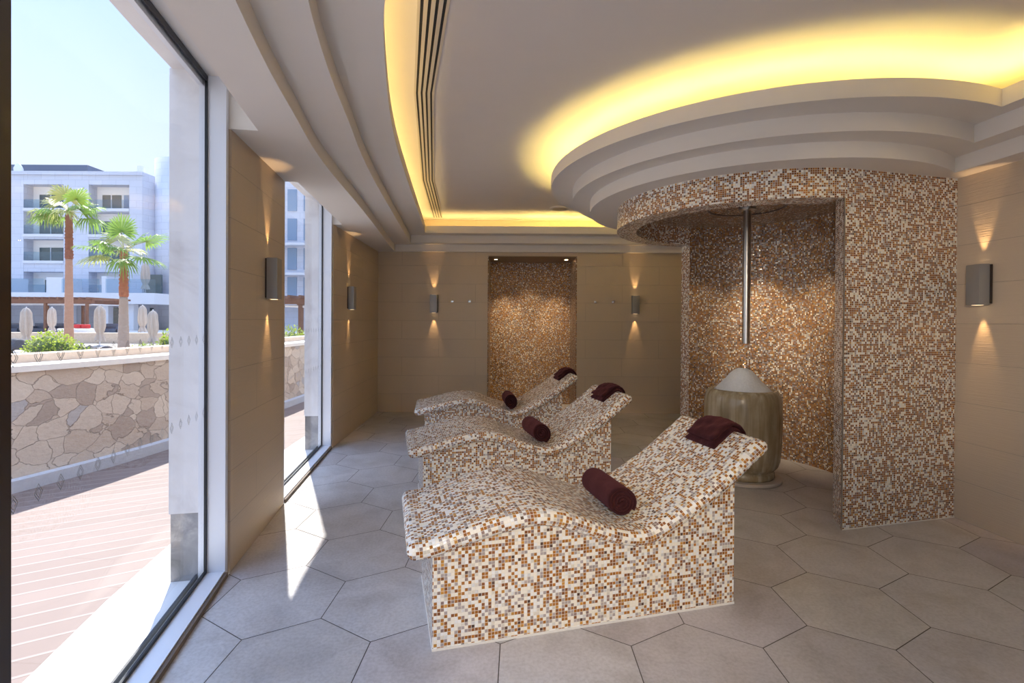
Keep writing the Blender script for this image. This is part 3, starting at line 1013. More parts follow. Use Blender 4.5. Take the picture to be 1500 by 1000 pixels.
# ------------------------------------------------------------------ ice jar and pipe
JX, JY = 2.235, 4.76
bm = nb(); lathe(bm, [(0, 0), (0.335, 0), (0.345, 0.01), (0.345, 0.028), (0.335, 0.036), (0, 0.036)], 56)
t = thing('ice_jar', 'large olive glazed ceramic jar on a round plinth inside the mosaic alcove', 'jar', (JX, JY, 0))
build('plinth', bm, plain('pale_plinth', (0.52, 0.46, 0.40), 0.5), t, smooth=True)
bm = nb()
lathe(bm, [(0, 0.036), (0.275, 0.036), (0.285, 0.05), (0.282, 0.085), (0.268, 0.10), (0.285, 0.118), (0.312, 0.15), (0.328, 0.20), (0.338, 0.30), (0.345, 0.45), (0.347, 0.60), (0.344, 0.72), (0.337, 0.79), (0.322, 0.835), (0.300, 0.856), (0.285, 0.862), (0.276, 0.856), (0.268, 0.83), (0.268, 0.78), (0, 0.78)], 72)
build('jar_body', bm, M_GLAZE, t, smooth='all')
bm = nb()
rnd = random.Random(5)
prof = [(0.262, 0.80), (0.258, 0.848), (0.235, 0.868), (0.205, 0.895), (0.170, 0.93), (0.138, 0.970), (0.110, 1.005), (0.078, 1.035), (0.042, 1.052), (0.015, 1.056), (0, 1.057)]
lathe(bm, prof, 56)
for v in bm.verts:
    if v.co.z > 0.87:
        a = math.atan2(v.co.y, v.co.x)
        v.co.x *= 1 + 0.07 * math.sin(3 * a + 1) + rnd.uniform(-0.02, 0.02); v.co.y *= 1 + 0.07 * math.sin(2 * a) + rnd.uniform(-0.02, 0.02)
        v.co.z += rnd.uniform(-0.005, 0.005)
        v.co.x += 0.0
o = build('ice_heap', bm, M_ICE, smooth='all'); o.location = (JX, JY, 0)
tag(o, 'white heap of crushed ice filling the olive jar', 'ice')
t = thing('ice_dispenser_pipe', 'brushed steel pipe hanging from the alcove ceiling above the jar', 'pipe', (JX + 0.03, JY, 1.295))
bm = nb(); lathe(bm, [(0.029, 0.0), (0.035, 0.0), (0.035, 1.30), (0.0, 1.30)], 32)
lathe(bm, [(0.029, 0.0), (0.029, 0.3), (0.0, 0.3)], 32)
build('tube', bm, M_STEEL, t, smooth=True)
bm = nb(); lathe(bm, [(0.036, 1.285), (0.075, 1.290), (0.078, 1.308), (0, 1.308)], 32); build('flange', bm, M_STEEL, t, smooth=True)

# ------------------------------------------------------------------ sconces, hooks, niche lamps
def make_sconce():
    t = thing('wall_sconce', 'x', 'wall lamp', (0, 0, 0), 0, 'rectangular up and down wall sconces')
    w, d, h = 0.058, 0.085, 0.148
    bm = nb()
    box(bm, (-w, -d, -h), (w, -0.012, h)); bevel_all(bm, 0.004)
    build('housing', bm, M_SCONCE, t, smooth=True)
    bm = nb(); box(bm, (-w + 0.008, -0.013, -h + 0.01), (w + 0.006, 0.0, h - 0.004)); build('back_plate', bm, M_DARKFRAME, t)
    for s in (-1, 1):
        bm = nb(); box(bm, (-0.03, -d + 0.02, s * (h + 0.0008) - 0.0008), (0.03, -0.03, s * (h + 0.0008) + 0.0008))
        build('lens', bm, M_BULB, t)
    return t
def spot(name, loc, target, power, size, blend=0.6, rad=0.02, col=(1, 0.60, 0.26)):
    l = bpy.data.lights.new(name, 'SPOT'); l.energy = power; l.spot_size = size; l.spot_blend = blend; l.shadow_soft_size = rad; l.color = col
    o = link(bpy.data.objects.new(name, l)); o.location = loc
    o.rotation_euler = (Vector(target) - Vector(loc)).to_track_quat('-Z', 'Y').to_euler()
    return o
def place_sconce(root, p, rz, label, pw=9.5):
    root.location = p; root.rotation_euler = (0, 0, rz); root['label'] = label
    f = Vector((math.sin(rz), -math.cos(rz), 0))      # out of the wall
    b = Vector(p)
    for s in (-1, 1):
        q = b + f * 0.045 + Vector((0, 0, s * 0.153))
        spot('sconce_beam', q, q + Vector((0, 0, s)) - f * 0.10, pw, math.radians(36), 0.8, 0.008)
sc0 = make_sconce()
n1, n2 = wn(3.57), wn(6.40)
SCN = [
    ((-1.275, YB, 1.775), 0.0, 'silver wall sconce left of the niche on the back wall'),
    ((2.005, YB, 1.775), 0.0, 'dark grey wall sconce right of the niche, beside the alcove'),
    ((wx(3.57), 3.57, 1.795), math.atan2(-n1.x, n1.y) , 'grey wall sconce on the pier between the two windows'),
    ((wx(6.40), 6.40, 1.785), math.atan2(-n2.x, n2.y), 'grey wall sconce on the window side wall near the back corner'),
    ((XR(3.60), 3.60, 1.785), -PI / 2 - 0.08, 'grey wall sconce on the right wall beside the mosaic alcove'),
]
allsc = [sc0] + [copy_tree(sc0) for _ in SCN[1:]]
for o, (p, rz, lb) in zip(allsc, SCN):
    if 'pier' in lb or 'corner' in lb: rz = math.atan2(wn(p[1]).y, wn(p[1]).x) - PI / 2
    place_sconce(o, p, rz, lb)

hook0 = thing('towel_hook', 'x', 'hook', (0, 0, 0), 0, 'chrome hooks on the back wall')
bm = nb(); box(bm, (-0.021, -0.007, -0.021), (0.021, 0, 0.021)); bevel_all(bm, 0.002); build('rosette', bm, M_CHROME, hook0)
bm = nb(); tube(bm, [(0, -0.006, 0), (0, -0.040, 0), (0, -0.055, 0.010)], [0.008, 0.008, 0.014], 12); build('peg', bm, M_CHROME, hook0, smooth=True)
HK = [(-0.98, 'small chrome hook next to the silver sconce'), (-0.695, 'small chrome hook just left of the niche'), (1.365, 'small chrome hook just right of the niche'), (1.655, 'small chrome hook next to the dark grey sconce')]
for i, (x, lb) in enumerate(HK):
    o = hook0 if i == 0 else copy_tree(hook0)
    o.location = (x, YB, 1.822); o['label'] = lb

dl0 = thing('niche_downlight', 'x', 'downlight', (0, 0, 0), 0, 'recessed lamps in the niche ceiling')
bm = nb(); lathe(bm, [(0.028, -0.004), (0.045, -0.004), (0.047, 0.0)], 28); build('bezel', bm, M_CHROME, dl0, smooth=True)
bm = nb(); lathe(bm, [(0, -0.003), (0.028, -0.003)], 24); build('lens', bm, emit('downlight_lens', (1, 0.78, 0.5), 40), dl0)
for i, (x, lb) in enumerate(((NX0 + 0.12, 'small lit downlight at the left end of the niche ceiling'), (NX1 - 0.14, 'small lit downlight at the right end of the niche ceiling'))):
    o = dl0 if i == 0 else copy_tree(dl0)
    o.location = (x, 8.42, NZ - 0.012); o['label'] = lb
    spot('niche_beam', (x + (0.06 if i == 0 else -0.06), 8.42, NZ - 0.03), (x + (0.22 if i == 0 else -0.22), 8.88, 0.9), 75, math.radians(52), 1.0, 0.03, (1, 0.78, 0.50))
spot('niche_beam', (0.33, 8.3, NZ - 0.03), (0.33, 8.88, 1.2), 40, math.radians(60), 1.0, 0.03, (1, 0.78, 0.50))

# alcove lamps
for x, y, tx, ty, pw in ((2.35, 4.95, 2.80, 5.55, 62), (2.50, 4.70, 3.13, 5.05, 62), (2.1, 4.95, 2.2, 5.75, 24)):
    spot('alcove_beam', (x, y, 2.58), (tx, ty, 1.25), pw, math.radians(50), 1.0, 0.03, (1, 0.78, 0.50))

spot('alcove_beam', (2.05, 4.50, 2.58), (2.22, 4.74, 1.0), 16, math.radians(26), 1.0, 0.03, (1, 0.88, 0.72))  # extra spot without a fixture, added to brighten the ice

# ------------------------------------------------------------------ exterior
bm = nb()
strip_solid(bm, -3.2, 14.0, GL + 0.036, 0.55, -0.20, -0.012, 20)
pv = build('path', bm, M_PAVE); tag(pv, kind='structure')
bm = nb()
pts = [off(y, 0.55) for y in (-3.2, 0, 2, 3, 4, 5, 6, 8, 10, 14)] + [(-4.2, 14), (-4.0, 9), (-4.05, 6), (-4.5, 4.2), (-5.4, 2.2), (-6.6, 0.0), (-8, -3)]
prism(bm, pts, -0.22, -0.02)
dk = build('deck', bm, M_DECK); tag(dk, kind='structure')
# retaining wall along the deck: kerb, rubble face, pale cap, stone curb behind
RW = catmull([(-7.8, -2.5), (-6.2, 0.3), (-5.05, 2.4), (-4.42, 4.1), (-4.05, 5.84), (-3.93, 8.8), (-4.0, 12.0), (-4.3, 16.0)], 5)
def along(bm, pts, d0, d1, z0, z1, mat=0):
    a, b = [], []
    for i, p in enumerate(pts):
        q, r = Vector(pts[max(i - 1, 0)]), Vector(pts[min(i + 1, len(pts) - 1)])
        d = (r - q).normalized(); n = Vector((-d.y, d.x))
        a.append((p[0] + n.x * d0, p[1] + n.y * d0)); b.append((p[0] + n.x * d1, p[1] + n.y * d1))
    prism(bm, a + b[::-1], z0, z1, mat)
bm = nb(); along(bm, RW, 0.03, 0.30, -0.2, 1.02)
gw = build('wall_garden', bm, M_RUBBLE); tag(gw, kind='structure')
bm = nb(); along(bm, RW, 0.0, 0.36, 1.02, 1.075); build('cap', bm, M_CAP, gw)
bm = nb(); along(bm, RW, -0.07, 0.03, -0.2, 0.085); build('kerb', bm, M_KERB, gw)
bm = nb(); along(bm, RW, 0.36, 0.62, 0.0, 1.155); build('curb', bm, M_TANSTONE, gw)

def ground_mat():
    g = N('garden_soil')
    v = g.coord()
    f = g.noise(v, 1.2, 6, 0.65)
    g.set(Base_Color=g.ramp(f, [(0.35, (0.16, 0.13, 0.11)), (0.5, (0.42, 0.37, 0.31)), (0.62, (0.62, 0.57, 0.50))]), Roughness=0.9)
    g.bump(f, 0.6, 0.08)
    return g.m
bm = nb(); prism(bm, [(-75, -20), (-4.6, -20), (-4.6, 4), (-4.25, 34), (-75, 34)], -0.5, -0.2)
gd = build('ground', bm, ground_mat()); tag(gd, kind='structure')
bm = nb(); prism(bm, [(-75, 34.3), (5, 34.3), (5, 75), (-75, 75)], -0.5, 0.22)
tg = build('terrace', bm, plain('terrace_paving', (0.55, 0.50, 0.45), 0.8, nz=0.06, scale=1)); tag(tg, kind='structure')
bm = nb(); box(bm, (-60, 33.6, -0.4), (3, 34.3, 0.52))
lw = build('wall_terrace', bm, M_TANSTONE); tag(lw, kind='structure')

# --- hotel building
def facade_mat():
    g = N('pale_facade_tile')
    c = g.coord()
    sp = g.new('ShaderNodeSeparateXYZ'); g.l(c, sp.inputs[0])
    cb = g.new('ShaderNodeCombineXYZ'); g.l(g.math('ADD', sp.outputs[0], sp.outputs[1]), cb.inputs[0]); g.l(sp.outputs[2], cb.inputs[1])
    br = g.new('ShaderNodeTexBrick'); br.inputs['Scale'].default_value = 1
    br.inputs['Brick Width'].default_value = 1.6; br.inputs['Row Height'].default_value = 0.8; br.inputs['Mortar Size'].default_value = 0.03
    br.inputs['Color1'].default_value = (0.52, 0.54, 0.62, 1); br.inputs['Color2'].default_value = (0.56, 0.58, 0.66, 1); br.inputs['Mortar'].default_value = (0.45, 0.47, 0.54, 1)
    g.l(cb.outputs[0], br.inputs['Vector'])
    g.set(Base_Color=br.outputs['Color'], Roughness=0.7)
    return g.m
M_FAC = facade_mat()
M_SLAB = plain('balcony_white', (0.62, 0.63, 0.68), 0.7)
M_INNER = plain('balcony_inner_wall', (0.82, 0.80, 0.78), 0.8)
M_WIN = plain('dark_window', (0.05, 0.08, 0.09), 0.12, spec=0.9)
M_ROOFD = plain('slate_roof', (0.10, 0.12, 0.17), 0.6)
M_BLUEWIN = plain('blue_window', (0.16, 0.25, 0.38), 0.1, spec=0.9)
D0 = 58.0
K = D0 / F
fx = lambda px: (px - 750) * K
def fz(px, py): return at(px, py, D0).z
def bz(py, px=110): return at(px, py, D0).z
bd = thing('apartment_building', 'pale four storey hotel block with recessed balconies behind the palms', 'building', (fx(110), D0 + 8, 0.2))
inv = Vector(bd.location)
def bpart(name, boxes, mat, parent=bd, extra=None):
    bm = nb()
    for a, b in boxes:
        a = Vector(a) - inv; b = Vector(b) - inv
        box(bm, (min(a.x, b.x), min(a.y, b.y), min(a.z, b.z)), (max(a.x, b.x), max(a.y, b.y), max(a.z, b.z)))
    if extra: extra(bm)
    return build(name, bm, mat, parent)
XL, XE = -92.0, fx(208)
cols = [(fx(34.3), fx(93)), (fx(129.7), fx(189))]
rows = [(bz(270), bz(305)), (bz(310), bz(343)), (bz(350), bz(382)), (bz(398), bz(430))]
ztop = bz(253)
zt_terr = bz(430)
solid = []
xs_ = [XL, cols[0][0], cols[0][1], cols[1][0], cols[1][1], XE]
for i in (0, 2, 4): solid.append(((xs_[i], D0, zt_terr), (xs_[i + 1], D0 + 3, ztop)))
for c in cols:
    zs = [ztop] + [v for r in rows for v in r]
    for k in range(0, len(zs) - 1, 2): solid.append(((c[0], D0 + 0.02, zs[k + 1]), (c[1], D0 + 3, zs[k])))
solid.append(((XL, D0 + 3, 0.2), (XE, D0 + 14, ztop)))
bpart('wall', solid, M_FAC)
bpart('roof_edge', [((XL, D0 - 0.15, ztop - 0.25), (XE + 0.1, D0 + 14, ztop + 0.15))], M_FAC)
rf = []
bpart('roof', [((XL, D0 + 4, ztop), (fx(85), D0 + 12, bz(244) + 1.45))], M_ROOFD)
for ci, c in enumerate(cols):
    for ri, r in enumerate(rows):
        w = c[1] - c[0]
        bpart('balcony_recess', [((c[0], D0 + 1.2, r[1]), (c[1], D0 + 2.95, r[0]))], M_INNER)
        k2 = (D0 + 1.12) / F
        pa, pb = ((58, 92) if ri < 3 else (66, 92)) if ci == 0 else ((150, 177) if ri < 3 else (157, 178))
        wnx = ((pa - 750) * k2, (pb - 750) * k2)
        wp = bpart('window', [((wnx[0], D0 + 1.1, r[1] + 0.05), (wnx[1], D0 + 1.2, r[1] + (r[0] - r[1]) * 0.66))], M_WIN)
        m_ = (wnx[0] + wnx[1]) / 2
        bpart('window_bar', [((m_ - 0.05, D0 + 1.04, r[1] + 0.05), (m_ + 0.05, D0 + 1.1, r[1] + (r[0] - r[1]) * 0.66))], M_SLAB)
        if ci == 1: bpart('window', [((wnx[1] + 0.35, D0 + 1.1, r[1] + 0.05), (wnx[1] + 0.95, D0 + 1.2, r[1] + (r[0] - r[1]) * 0.66))], M_BLUEWIN)
        bpart('balcony_slab', [((c[0] - 0.02, D0 - 0.10, r[1] - 0.32), (c[1] + 0.02, D0 + 1.2, r[1]))], M_SLAB)
        bpart('balustrade', [((c[0], D0 + 0.05, r[1]), (c[1], D0 + 0.09, r[1] + 1.05))], M_BALGLASS)
# side wall turning away and round stair tower
def side(bm):
    p = [(XE, D0), (fx(208) + 0.9, D0 + 3.2), (fx(208) + 0.6, D0 + 14), (XE - 0.3, D0 + 14)]
    prism(bm, [(x - inv.x, y - inv.y) for x, y in p], 0, ztop - 0.2)
bpart('side_wall', [], M_FAC, extra=side)
tw = at(266, 240, 61.5)
def tower(bm): lathe(bm, [(0, 0), (2.75, 0), (2.75, tw.z - 0.2), (0, tw.z - 0.2)], 40, tw.x - inv.x, 61.5 - inv.y)
o = bpart('stair_tower', [], M_FAC, extra=tower)
for p in o.data.polygons: p.use_smooth = abs(p.normal.z) < 0.5
# terrace storey
bpart('terrace_slab', [((XL, D0 - 4.0, bz(446)), (fx(262), D0 + 3, bz(431)))], M_SLAB)
bpart('planter', [((fx(38.5), D0 - 3.6, bz(431)), (fx(56), D0 - 1.2, bz(411)))], M_SLAB)
bpart('planter', [((fx(110), D0 - 3.6, bz(431)), (fx(133), D0 - 1.2, bz(410)))], M_SLAB)
bpart('planter', [((fx(186), D0 - 3.6, bz(431)), (fx(193), D0 - 1.2, bz(408)))], M_SLAB)
for a, b in ((XL, fx(38)), (fx(56.5), fx(109)), (fx(134), fx(185)), (fx(194), fx(262))):
    bpart('balustrade', [((a, D0 - 3.85, bz(431)), (b, D0 - 3.80, bz(412)))], M_BALGLASS)
bpart('window', [((fx(216), D0 - 0.5, bz(430)), (fx(240), D0 - 0.2, bz(402)))], M_WIN)
bpart('ground_wall', [((XL, D0 + 1.0, 0.2), (fx(262), D0 + 3, bz(446)))], M_FAC)
for a, b in ((fx(86), fx(101)), (fx(152), fx(165)), (fx(197), fx(216)), (fx(237), fx(252))):
    bpart('window', [((a, D0 + 0.9, 0.3), (b, D0 + 1.0, bz(450)))], M_WIN)
for a, b in ((fx(133), fx(143)), (fx(186), fx(194)), (fx(222), fx(229))):
    bpart('ground_pier', [((a, D0 - 3.5, 0.2), (b, D0 - 2.8, bz(446)))], M_SLAB)
# roof dishes
for px, py, lb in ((27, 246, 'white dome vent standing on the left part of the hotel roof'), (206.5, 245, 'white dome vent standing at the right corner of the hotel roof')):
    b0 = at(px, 254, 60); t = thing('roof_vent', lb, 'vent', (b0.x, 60, ztop + 0.15), 0, 'vents on the hotel roof')
    bm = nb(); lathe(bm, [(0, 0), (0.15, 0), (0.15, 0.3), (0.42, 0.4), (0.45, 0.9), (0.30, 1.3), (0.12, 1.5), (0, 1.5)] if px < 100 else [(0, 0), (0.2, 0), (0.2, 0.3), (0.42, 0.35), (0.36, 1.25), (0, 1.25)], 20)
    build('hood', bm, M_SLAB, t, smooth=True)
# second wing seen past the pier
inv2 = Vector((-24, 66, 0.2))
wg = thing('hotel_wing', 'pale hotel wing with tall blue windows seen through the narrow far window', 'building', inv2)
def wpart(name, boxes, mat):
    bm = nb()
    for a, b in boxes: box(bm, tuple(Vector(a) - inv2), tuple(Vector(b) - inv2))
    return build(name, bm, mat, wg)
wpart('wall', [((-36, 64, 0.2), (-16, 76, 22))], M_FAC)
for k in range(8):
    for zz in (4.2, 8.0, 11.8, 15.6):
        x = -33.4 + k * 2.1
        wpart('window', [((x, 63.9, zz), (x + 1.2, 64.05, zz + 2.8))], M_BLUEWIN)
wpart('balcony_slab', [((-36, 62.6, 3.4), (-16, 64, 3.8)), ((-36, 62.6, 7.2), (-16, 64, 7.5)), ((-36, 62.6, 11.0), (-16, 64, 11.3))], M_SLAB)

# --- pergola on the terrace
M_WOOD = plain('brown_timber', (0.17, 0.08, 0.05), 0.7, nz=0.2, scale=4)
def pergola(x0, x1, Y, posts, zt, label, roof=True, zb=0.2):
    t = thing('pergola', label, 'pergola', ((x0 + x1) / 2, Y, zb), 0, 'timber pergolas on the terrace')
    ox, oy, oz = t.location
    for b0, b1 in ((-0.12, 0.12), (3.4, 3.6)):
        bm = nb(); box(bm, (x0 - ox, b0, zt - oz - 0.32), (x1 - ox, b1, zt - oz)); build('beam', bm, M_WOOD, t)
    bm = nb(); x = x0
    while x < x1: box(bm, (x - ox, -0.5, zt - oz), (x - ox + 0.12, 4.0, zt - oz + 0.16)); x += 0.6
    build('rafter', bm, M_WOOD, t)
    for x in posts:
        for yy in (0.0, 3.5):
            bm = nb(); box(bm, (x - ox - 0.085, yy - 0.085, 0), (x - ox + 0.085, yy + 0.085, zt - oz - 0.3)); build('post', bm, M_WOOD, t)
    bm = nb(); box(bm, (x0 - ox + 0.1, 0.15, zt - oz - 0.42), (x1 - ox - 0.3, 3.3, zt - oz - 0.36)); build('canopy_sheet', bm, M_SLAB, t)
pY = 40.0
pergola(at(0, 440, pY).x - 4, at(137, 440, pY).x, pY, [at(66.6, 460, pY).x, at(127.5, 460, pY).x, at(10, 460, pY).x], at(80, 438, pY).z, 'long brown timber pergola with white canopy behind the closed parasols')
pY = 27.0
pergola(at(395, 430, pY).x, at(470, 430, pY).x, pY, [at(402, 460, pY).x, at(440, 460, pY).x], at(430, 437, pY).z, 'brown timber pergola seen through the narrow far window', zb=-0.2)

# --- closed parasols
def cloth_mat():
    g = N('taupe_parasol_cloth'); v = g.coord(scale=(1, 1, 0.2)); f = g.noise(v, 12, 3)
    g.set(Base_Color=g.mix(f, (0.38, 0.31, 0.26), (0.54, 0.46, 0.40)), Roughness=0.9); g.bump(f, 0.4, 0.02); return g.m
M_CLOTH = cloth_mat()
def parasol(base, h, label, seed):
    t = thing('closed_parasol', label, 'parasol', base, 0, 'closed beige parasols')
    rnd = random.Random(seed)
    bm = nb(); seg = 32
    prof = [(0.03, 0.99), (0.13, 0.96), (0.22, 0.88), (0.24, 0.76), (0.26, 0.62), (0.26, 0.48), (0.21, 0.38), (0.14, 0.31), (0.20, 0.25), (0.26, 0.15)]
    rings = []
    ph = rnd.uniform(0, 6)
    for r, z in prof:
        rings.append([bm.verts.new((r * (1 + 0.30 * math.sin(6 * 2 * PI * k / seg + ph + z * 3)) * math.cos(2 * PI * k / seg) * h / 2.6, r * (1 + 0.30 * math.sin(6 * 2 * PI * k / seg + ph + z * 3)) * math.sin(2 * PI * k / seg) * h / 2.6, z * h + (rnd.uniform(-0.07, 0.05) if z < 0.25 else 0))) for k in range(seg)])
    for a, b in zip(rings, rings[1:]):
        for k in range(seg): bm.faces.new((a[k], b[k], b[(k + 1) % seg], a[(k + 1) % seg]))
    bm.faces.new(rings[0])
    build('canopy', bm, M_CLOTH, t, smooth='all')
    bm = nb(); tube(bm, [(0, 0, 0), (0, 0, h * 1.02)], 0.03, 8); build('pole', bm, M_SLAB, t)
    bm = nb(); lathe(bm, [(0, 0), (0.3, 0), (0.3, 0.06), (0.05, 0.09), (0, 0.09)], 20); build('stand', bm, M_KERB, t)
PAR = [(38.4, 449, 27, 'closed beige parasol left of the round bush'), (76, 449, 36, 'closed beige parasol behind the round bush'), (146.3, 446, 30, 'closed beige parasol between the two palm trunks'), (208.8, 446, 36, 'upright closed beige parasol behind the terrace wall, right of the palms'), (224, 453, 29, 'closed beige parasol nearest the marble pillar')]
for i, (px, py, Y, lb) in enumerate(PAR):
    p = at(px, py, Y); zb = 0.22 if Y > 34 else -0.2
    parasol((p.x, Y, zb), (p.z - zb) / 1.02, lb, i)
p = at(213, 385, 55.5); parasol((p.x, 55.5, bz(431) + 0.01), p.z - bz(431), 'closed white parasol on the upper hotel terrace', 9)

# --- palms
def leafmat(name, a, b):
    g = N(name); v = g.coord(); f = g.noise(v, 6, 2)
    g.set(Base_Color=g.mix(f, a, b), Roughness=0.45)
    tl = g.new('ShaderNodeBsdfTranslucent'); g.l(g.mix(f, tuple(min(1, c * 1.6) for c in a), tuple(min(1, c * 1.6) for c in b)), tl.inputs[0])
    mx = g.new('ShaderNodeMixShader'); mx.inputs[0].default_value = 0.45
    g.l(g.b.outputs[0], mx.inputs[1]); g.l(tl.outputs[0], mx.inputs[2]); g.l(mx.outputs[0], g.out.inputs[0])
    return g.m
M_FROND = leafmat('palm_leaf', (0.10, 0.19, 0.03), (0.20, 0.29, 0.06))
M_FROND2 = leafmat('palm_leaf_yellow', (0.24, 0.28, 0.08), (0.34, 0.33, 0.12))
M_PET = plain('leaf_stalk', (0.45, 0.42, 0.20), 0.6)
def fan_leaf(bm, base, direction, pet, R, droop, rnd, spread=2.1):
    d = Vector(direction).normalized()
    up = Vector((0, 0, 1))
    side = d.cross(up)
    if side.length < 0.1: side = Vector((1, 0, 0))
    side.normalize()
    nrm = side.cross(d).normalized()
    hub = base + d * pet - up * droop * 0.3
    tube(bm, [base, base + d * pet * 0.5 + up * 0.03, hub], [0.028, 0.02, 0.014], 5, mat=1)
    n = 30
    for k in range(n):
        a = (k / (n - 1) - 0.5) * 2 * spread
        L = R * (0.72 + 0.28 * math.cos(a * 0.7)) * rnd.uniform(0.88, 1.05)
        dr = (d * math.cos(a) + side * math.sin(a)).normalized()
        w = 0.045 * R
        sd = nrm.cross(dr).normalized()
        lift = nrm * (0.02 if k % 2 else -0.02)
        p0 = hub
        p1 = hub + dr * L * 0.55 + lift - up * droop * 0.12
        p2 = hub + dr * L * 0.85 - up * droop * 0.45 * rnd.uniform(0.7, 1.3)
        p3 = hub + dr * L - up * droop * 0.9 * rnd.uniform(0.6, 1.4)
        v = [bm.verts.new(p) for p in (p0 - sd * 0.006, p0 + sd * 0.006, p1 + sd * w, p1 - sd * w, p2 + sd * w * 0.6, p2 - sd * w * 0.6, p3)]
        bm.faces.new((v[0], v[1], v[2], v[3])); bm.faces.new((v[3], v[2], v[4], v[5])); bm.faces.new((v[5], v[4], v[6]))
def palm(base, h, rb, rt, leaves, label, R, split, cols_, seed, pet):
    t = thing('fan_palm', label, 'palm tree', base, 0, 'fan palms by the pool')
    rnd = random.Random(seed)
    def tr(z0, z1, r0, r1, mat, rough, nm):
        bm = nb(); seg = 20; n = int((z1 - z0) / 0.09) + 2; rings = []
        for i in range(n):
            f = i / (n - 1); r = r0 + (r1 - r0) * f + (rough if i % 2 else -rough * 0.5) + rnd.uniform(-rough, rough) * 0.5
            rings.append([bm.verts.new(((r + rnd.uniform(-rough, rough)) * math.cos(2 * PI * k / seg), (r + rnd.uniform(-rough, rough)) * math.sin(2 * PI * k / seg), z0 + (z1 - z0) * f)) for k in range(seg)])
        for a, b in zip(rings, rings[1:]):
            for k in range(seg): bm.faces.new((a[k], a[(k + 1) % seg], b[(k + 1) % seg], b[k]))
        bm.faces.new(rings[0][::-1]); bm.faces.new(rings[-1])
        build(nm, bm, mat, t, smooth='all')
    rm = rb + (rt - rb) * split ** 0.7
    tr(0, h * split, rb, rm, cols_[0], 0.006, 'trunk')
    tr(h * split, h, rm * 1.12, rt * 1.15, cols_[1], 0.02, 'trunk_fibre')
    top = Vector((0, 0, h))
    for (dx, dz, dy, sc, dr) in leaves:
        bm = nb()
        fan_leaf(bm, top + Vector((dx * 0.05, dy * 0.05, 0)), (dx, dy, dz), pet * sc, R * sc, dr, rnd)
        build('frond', bm, [M_FROND if rnd.random() < 0.7 else M_FROND2, M_PET], t, recalc=False)
M_TR1 = plain('salmon_trunk', (0.40, 0.22, 0.15), 0.85, nz=0.15, scale=5)
M_TR2 = plain('red_brown_fibre', (0.26, 0.10, 0.06), 0.9, nz=0.35, scale=7)
M_TR3 = plain('grey_brown_trunk', (0.36, 0.27, 0.22), 0.9, nz=0.15, scale=5)
b1 = at(101, 504, 27); tp = at(102, 322, 27)
LV1 = [(-1, 0.35, -0.2, 1, 0.9), (-0.8, 0.75, 0.2, 0.95, 0.5), (-0.25, 1.0, 0.1, 1, 0.3), (0.55, 1.0, -0.1, 0.95, 0.3), (0.9, 0.35, -0.4, 1.0, 0.7), (1.0, 0.0, 0.2, 1.0, 0.9), (-1, -0.15, -0.4, 0.95, 0.5), (-0.8, 0.1, 0.6, 0.9, 0.7), (0.5, 0.15, -0.9, 0.9, 0.8), (0.6, 0.5, 0.7, 0.95, 0.4), (-0.3, 0.2, -0.9, 0.8, 0.7), (0.15, 0.75, 0.8, 0.9, 0.4)]
palm((b1.x, 27, -0.2), tp.z + 0.6, 0.215, 0.135, LV1, 'taller fan palm with slim salmon trunk and drooping crown', 1.05, 0.66, (M_TR1, M_TR2), 1, 0.95)
b2 = at(181, 510, 22); tp = at(181, 366, 22)
LV2 = [(-1, 0.15, -0.1, 1.15, 0.25), (-0.85, -0.25, -0.3, 1.0, 0.3), (-0.55, 0.75, 0.3, 0.9, 0.3), (-0.1, 1.0, 0.0, 1.0, 0.1), (0.85, 0.42, 0.1, 1.15, 0.15), (1.0, -0.25, -0.2, 1.15, 0.35), (0.5, -0.35, -0.7, 0.8, 0.7), (0.5, 0.9, 0.5, 0.8, 0.2), (-0.3, 0.3, 0.9, 0.9, 0.4), (0.25, 0.2, -0.9, 0.7, 0.5), (-0.4, 0.35, -0.8, 0.8, 0.3)]
palm((b2.x, 22, -0.2), tp.z + 0.2, 0.23, 0.115, LV2, 'shorter fan palm with broad fans and grey lower trunk', 0.95, 0.56, (M_TR3, plain('orange_brown_fibre', (0.36, 0.13, 0.07), 0.9, nz=0.25, scale=7)), 2, 0.85)

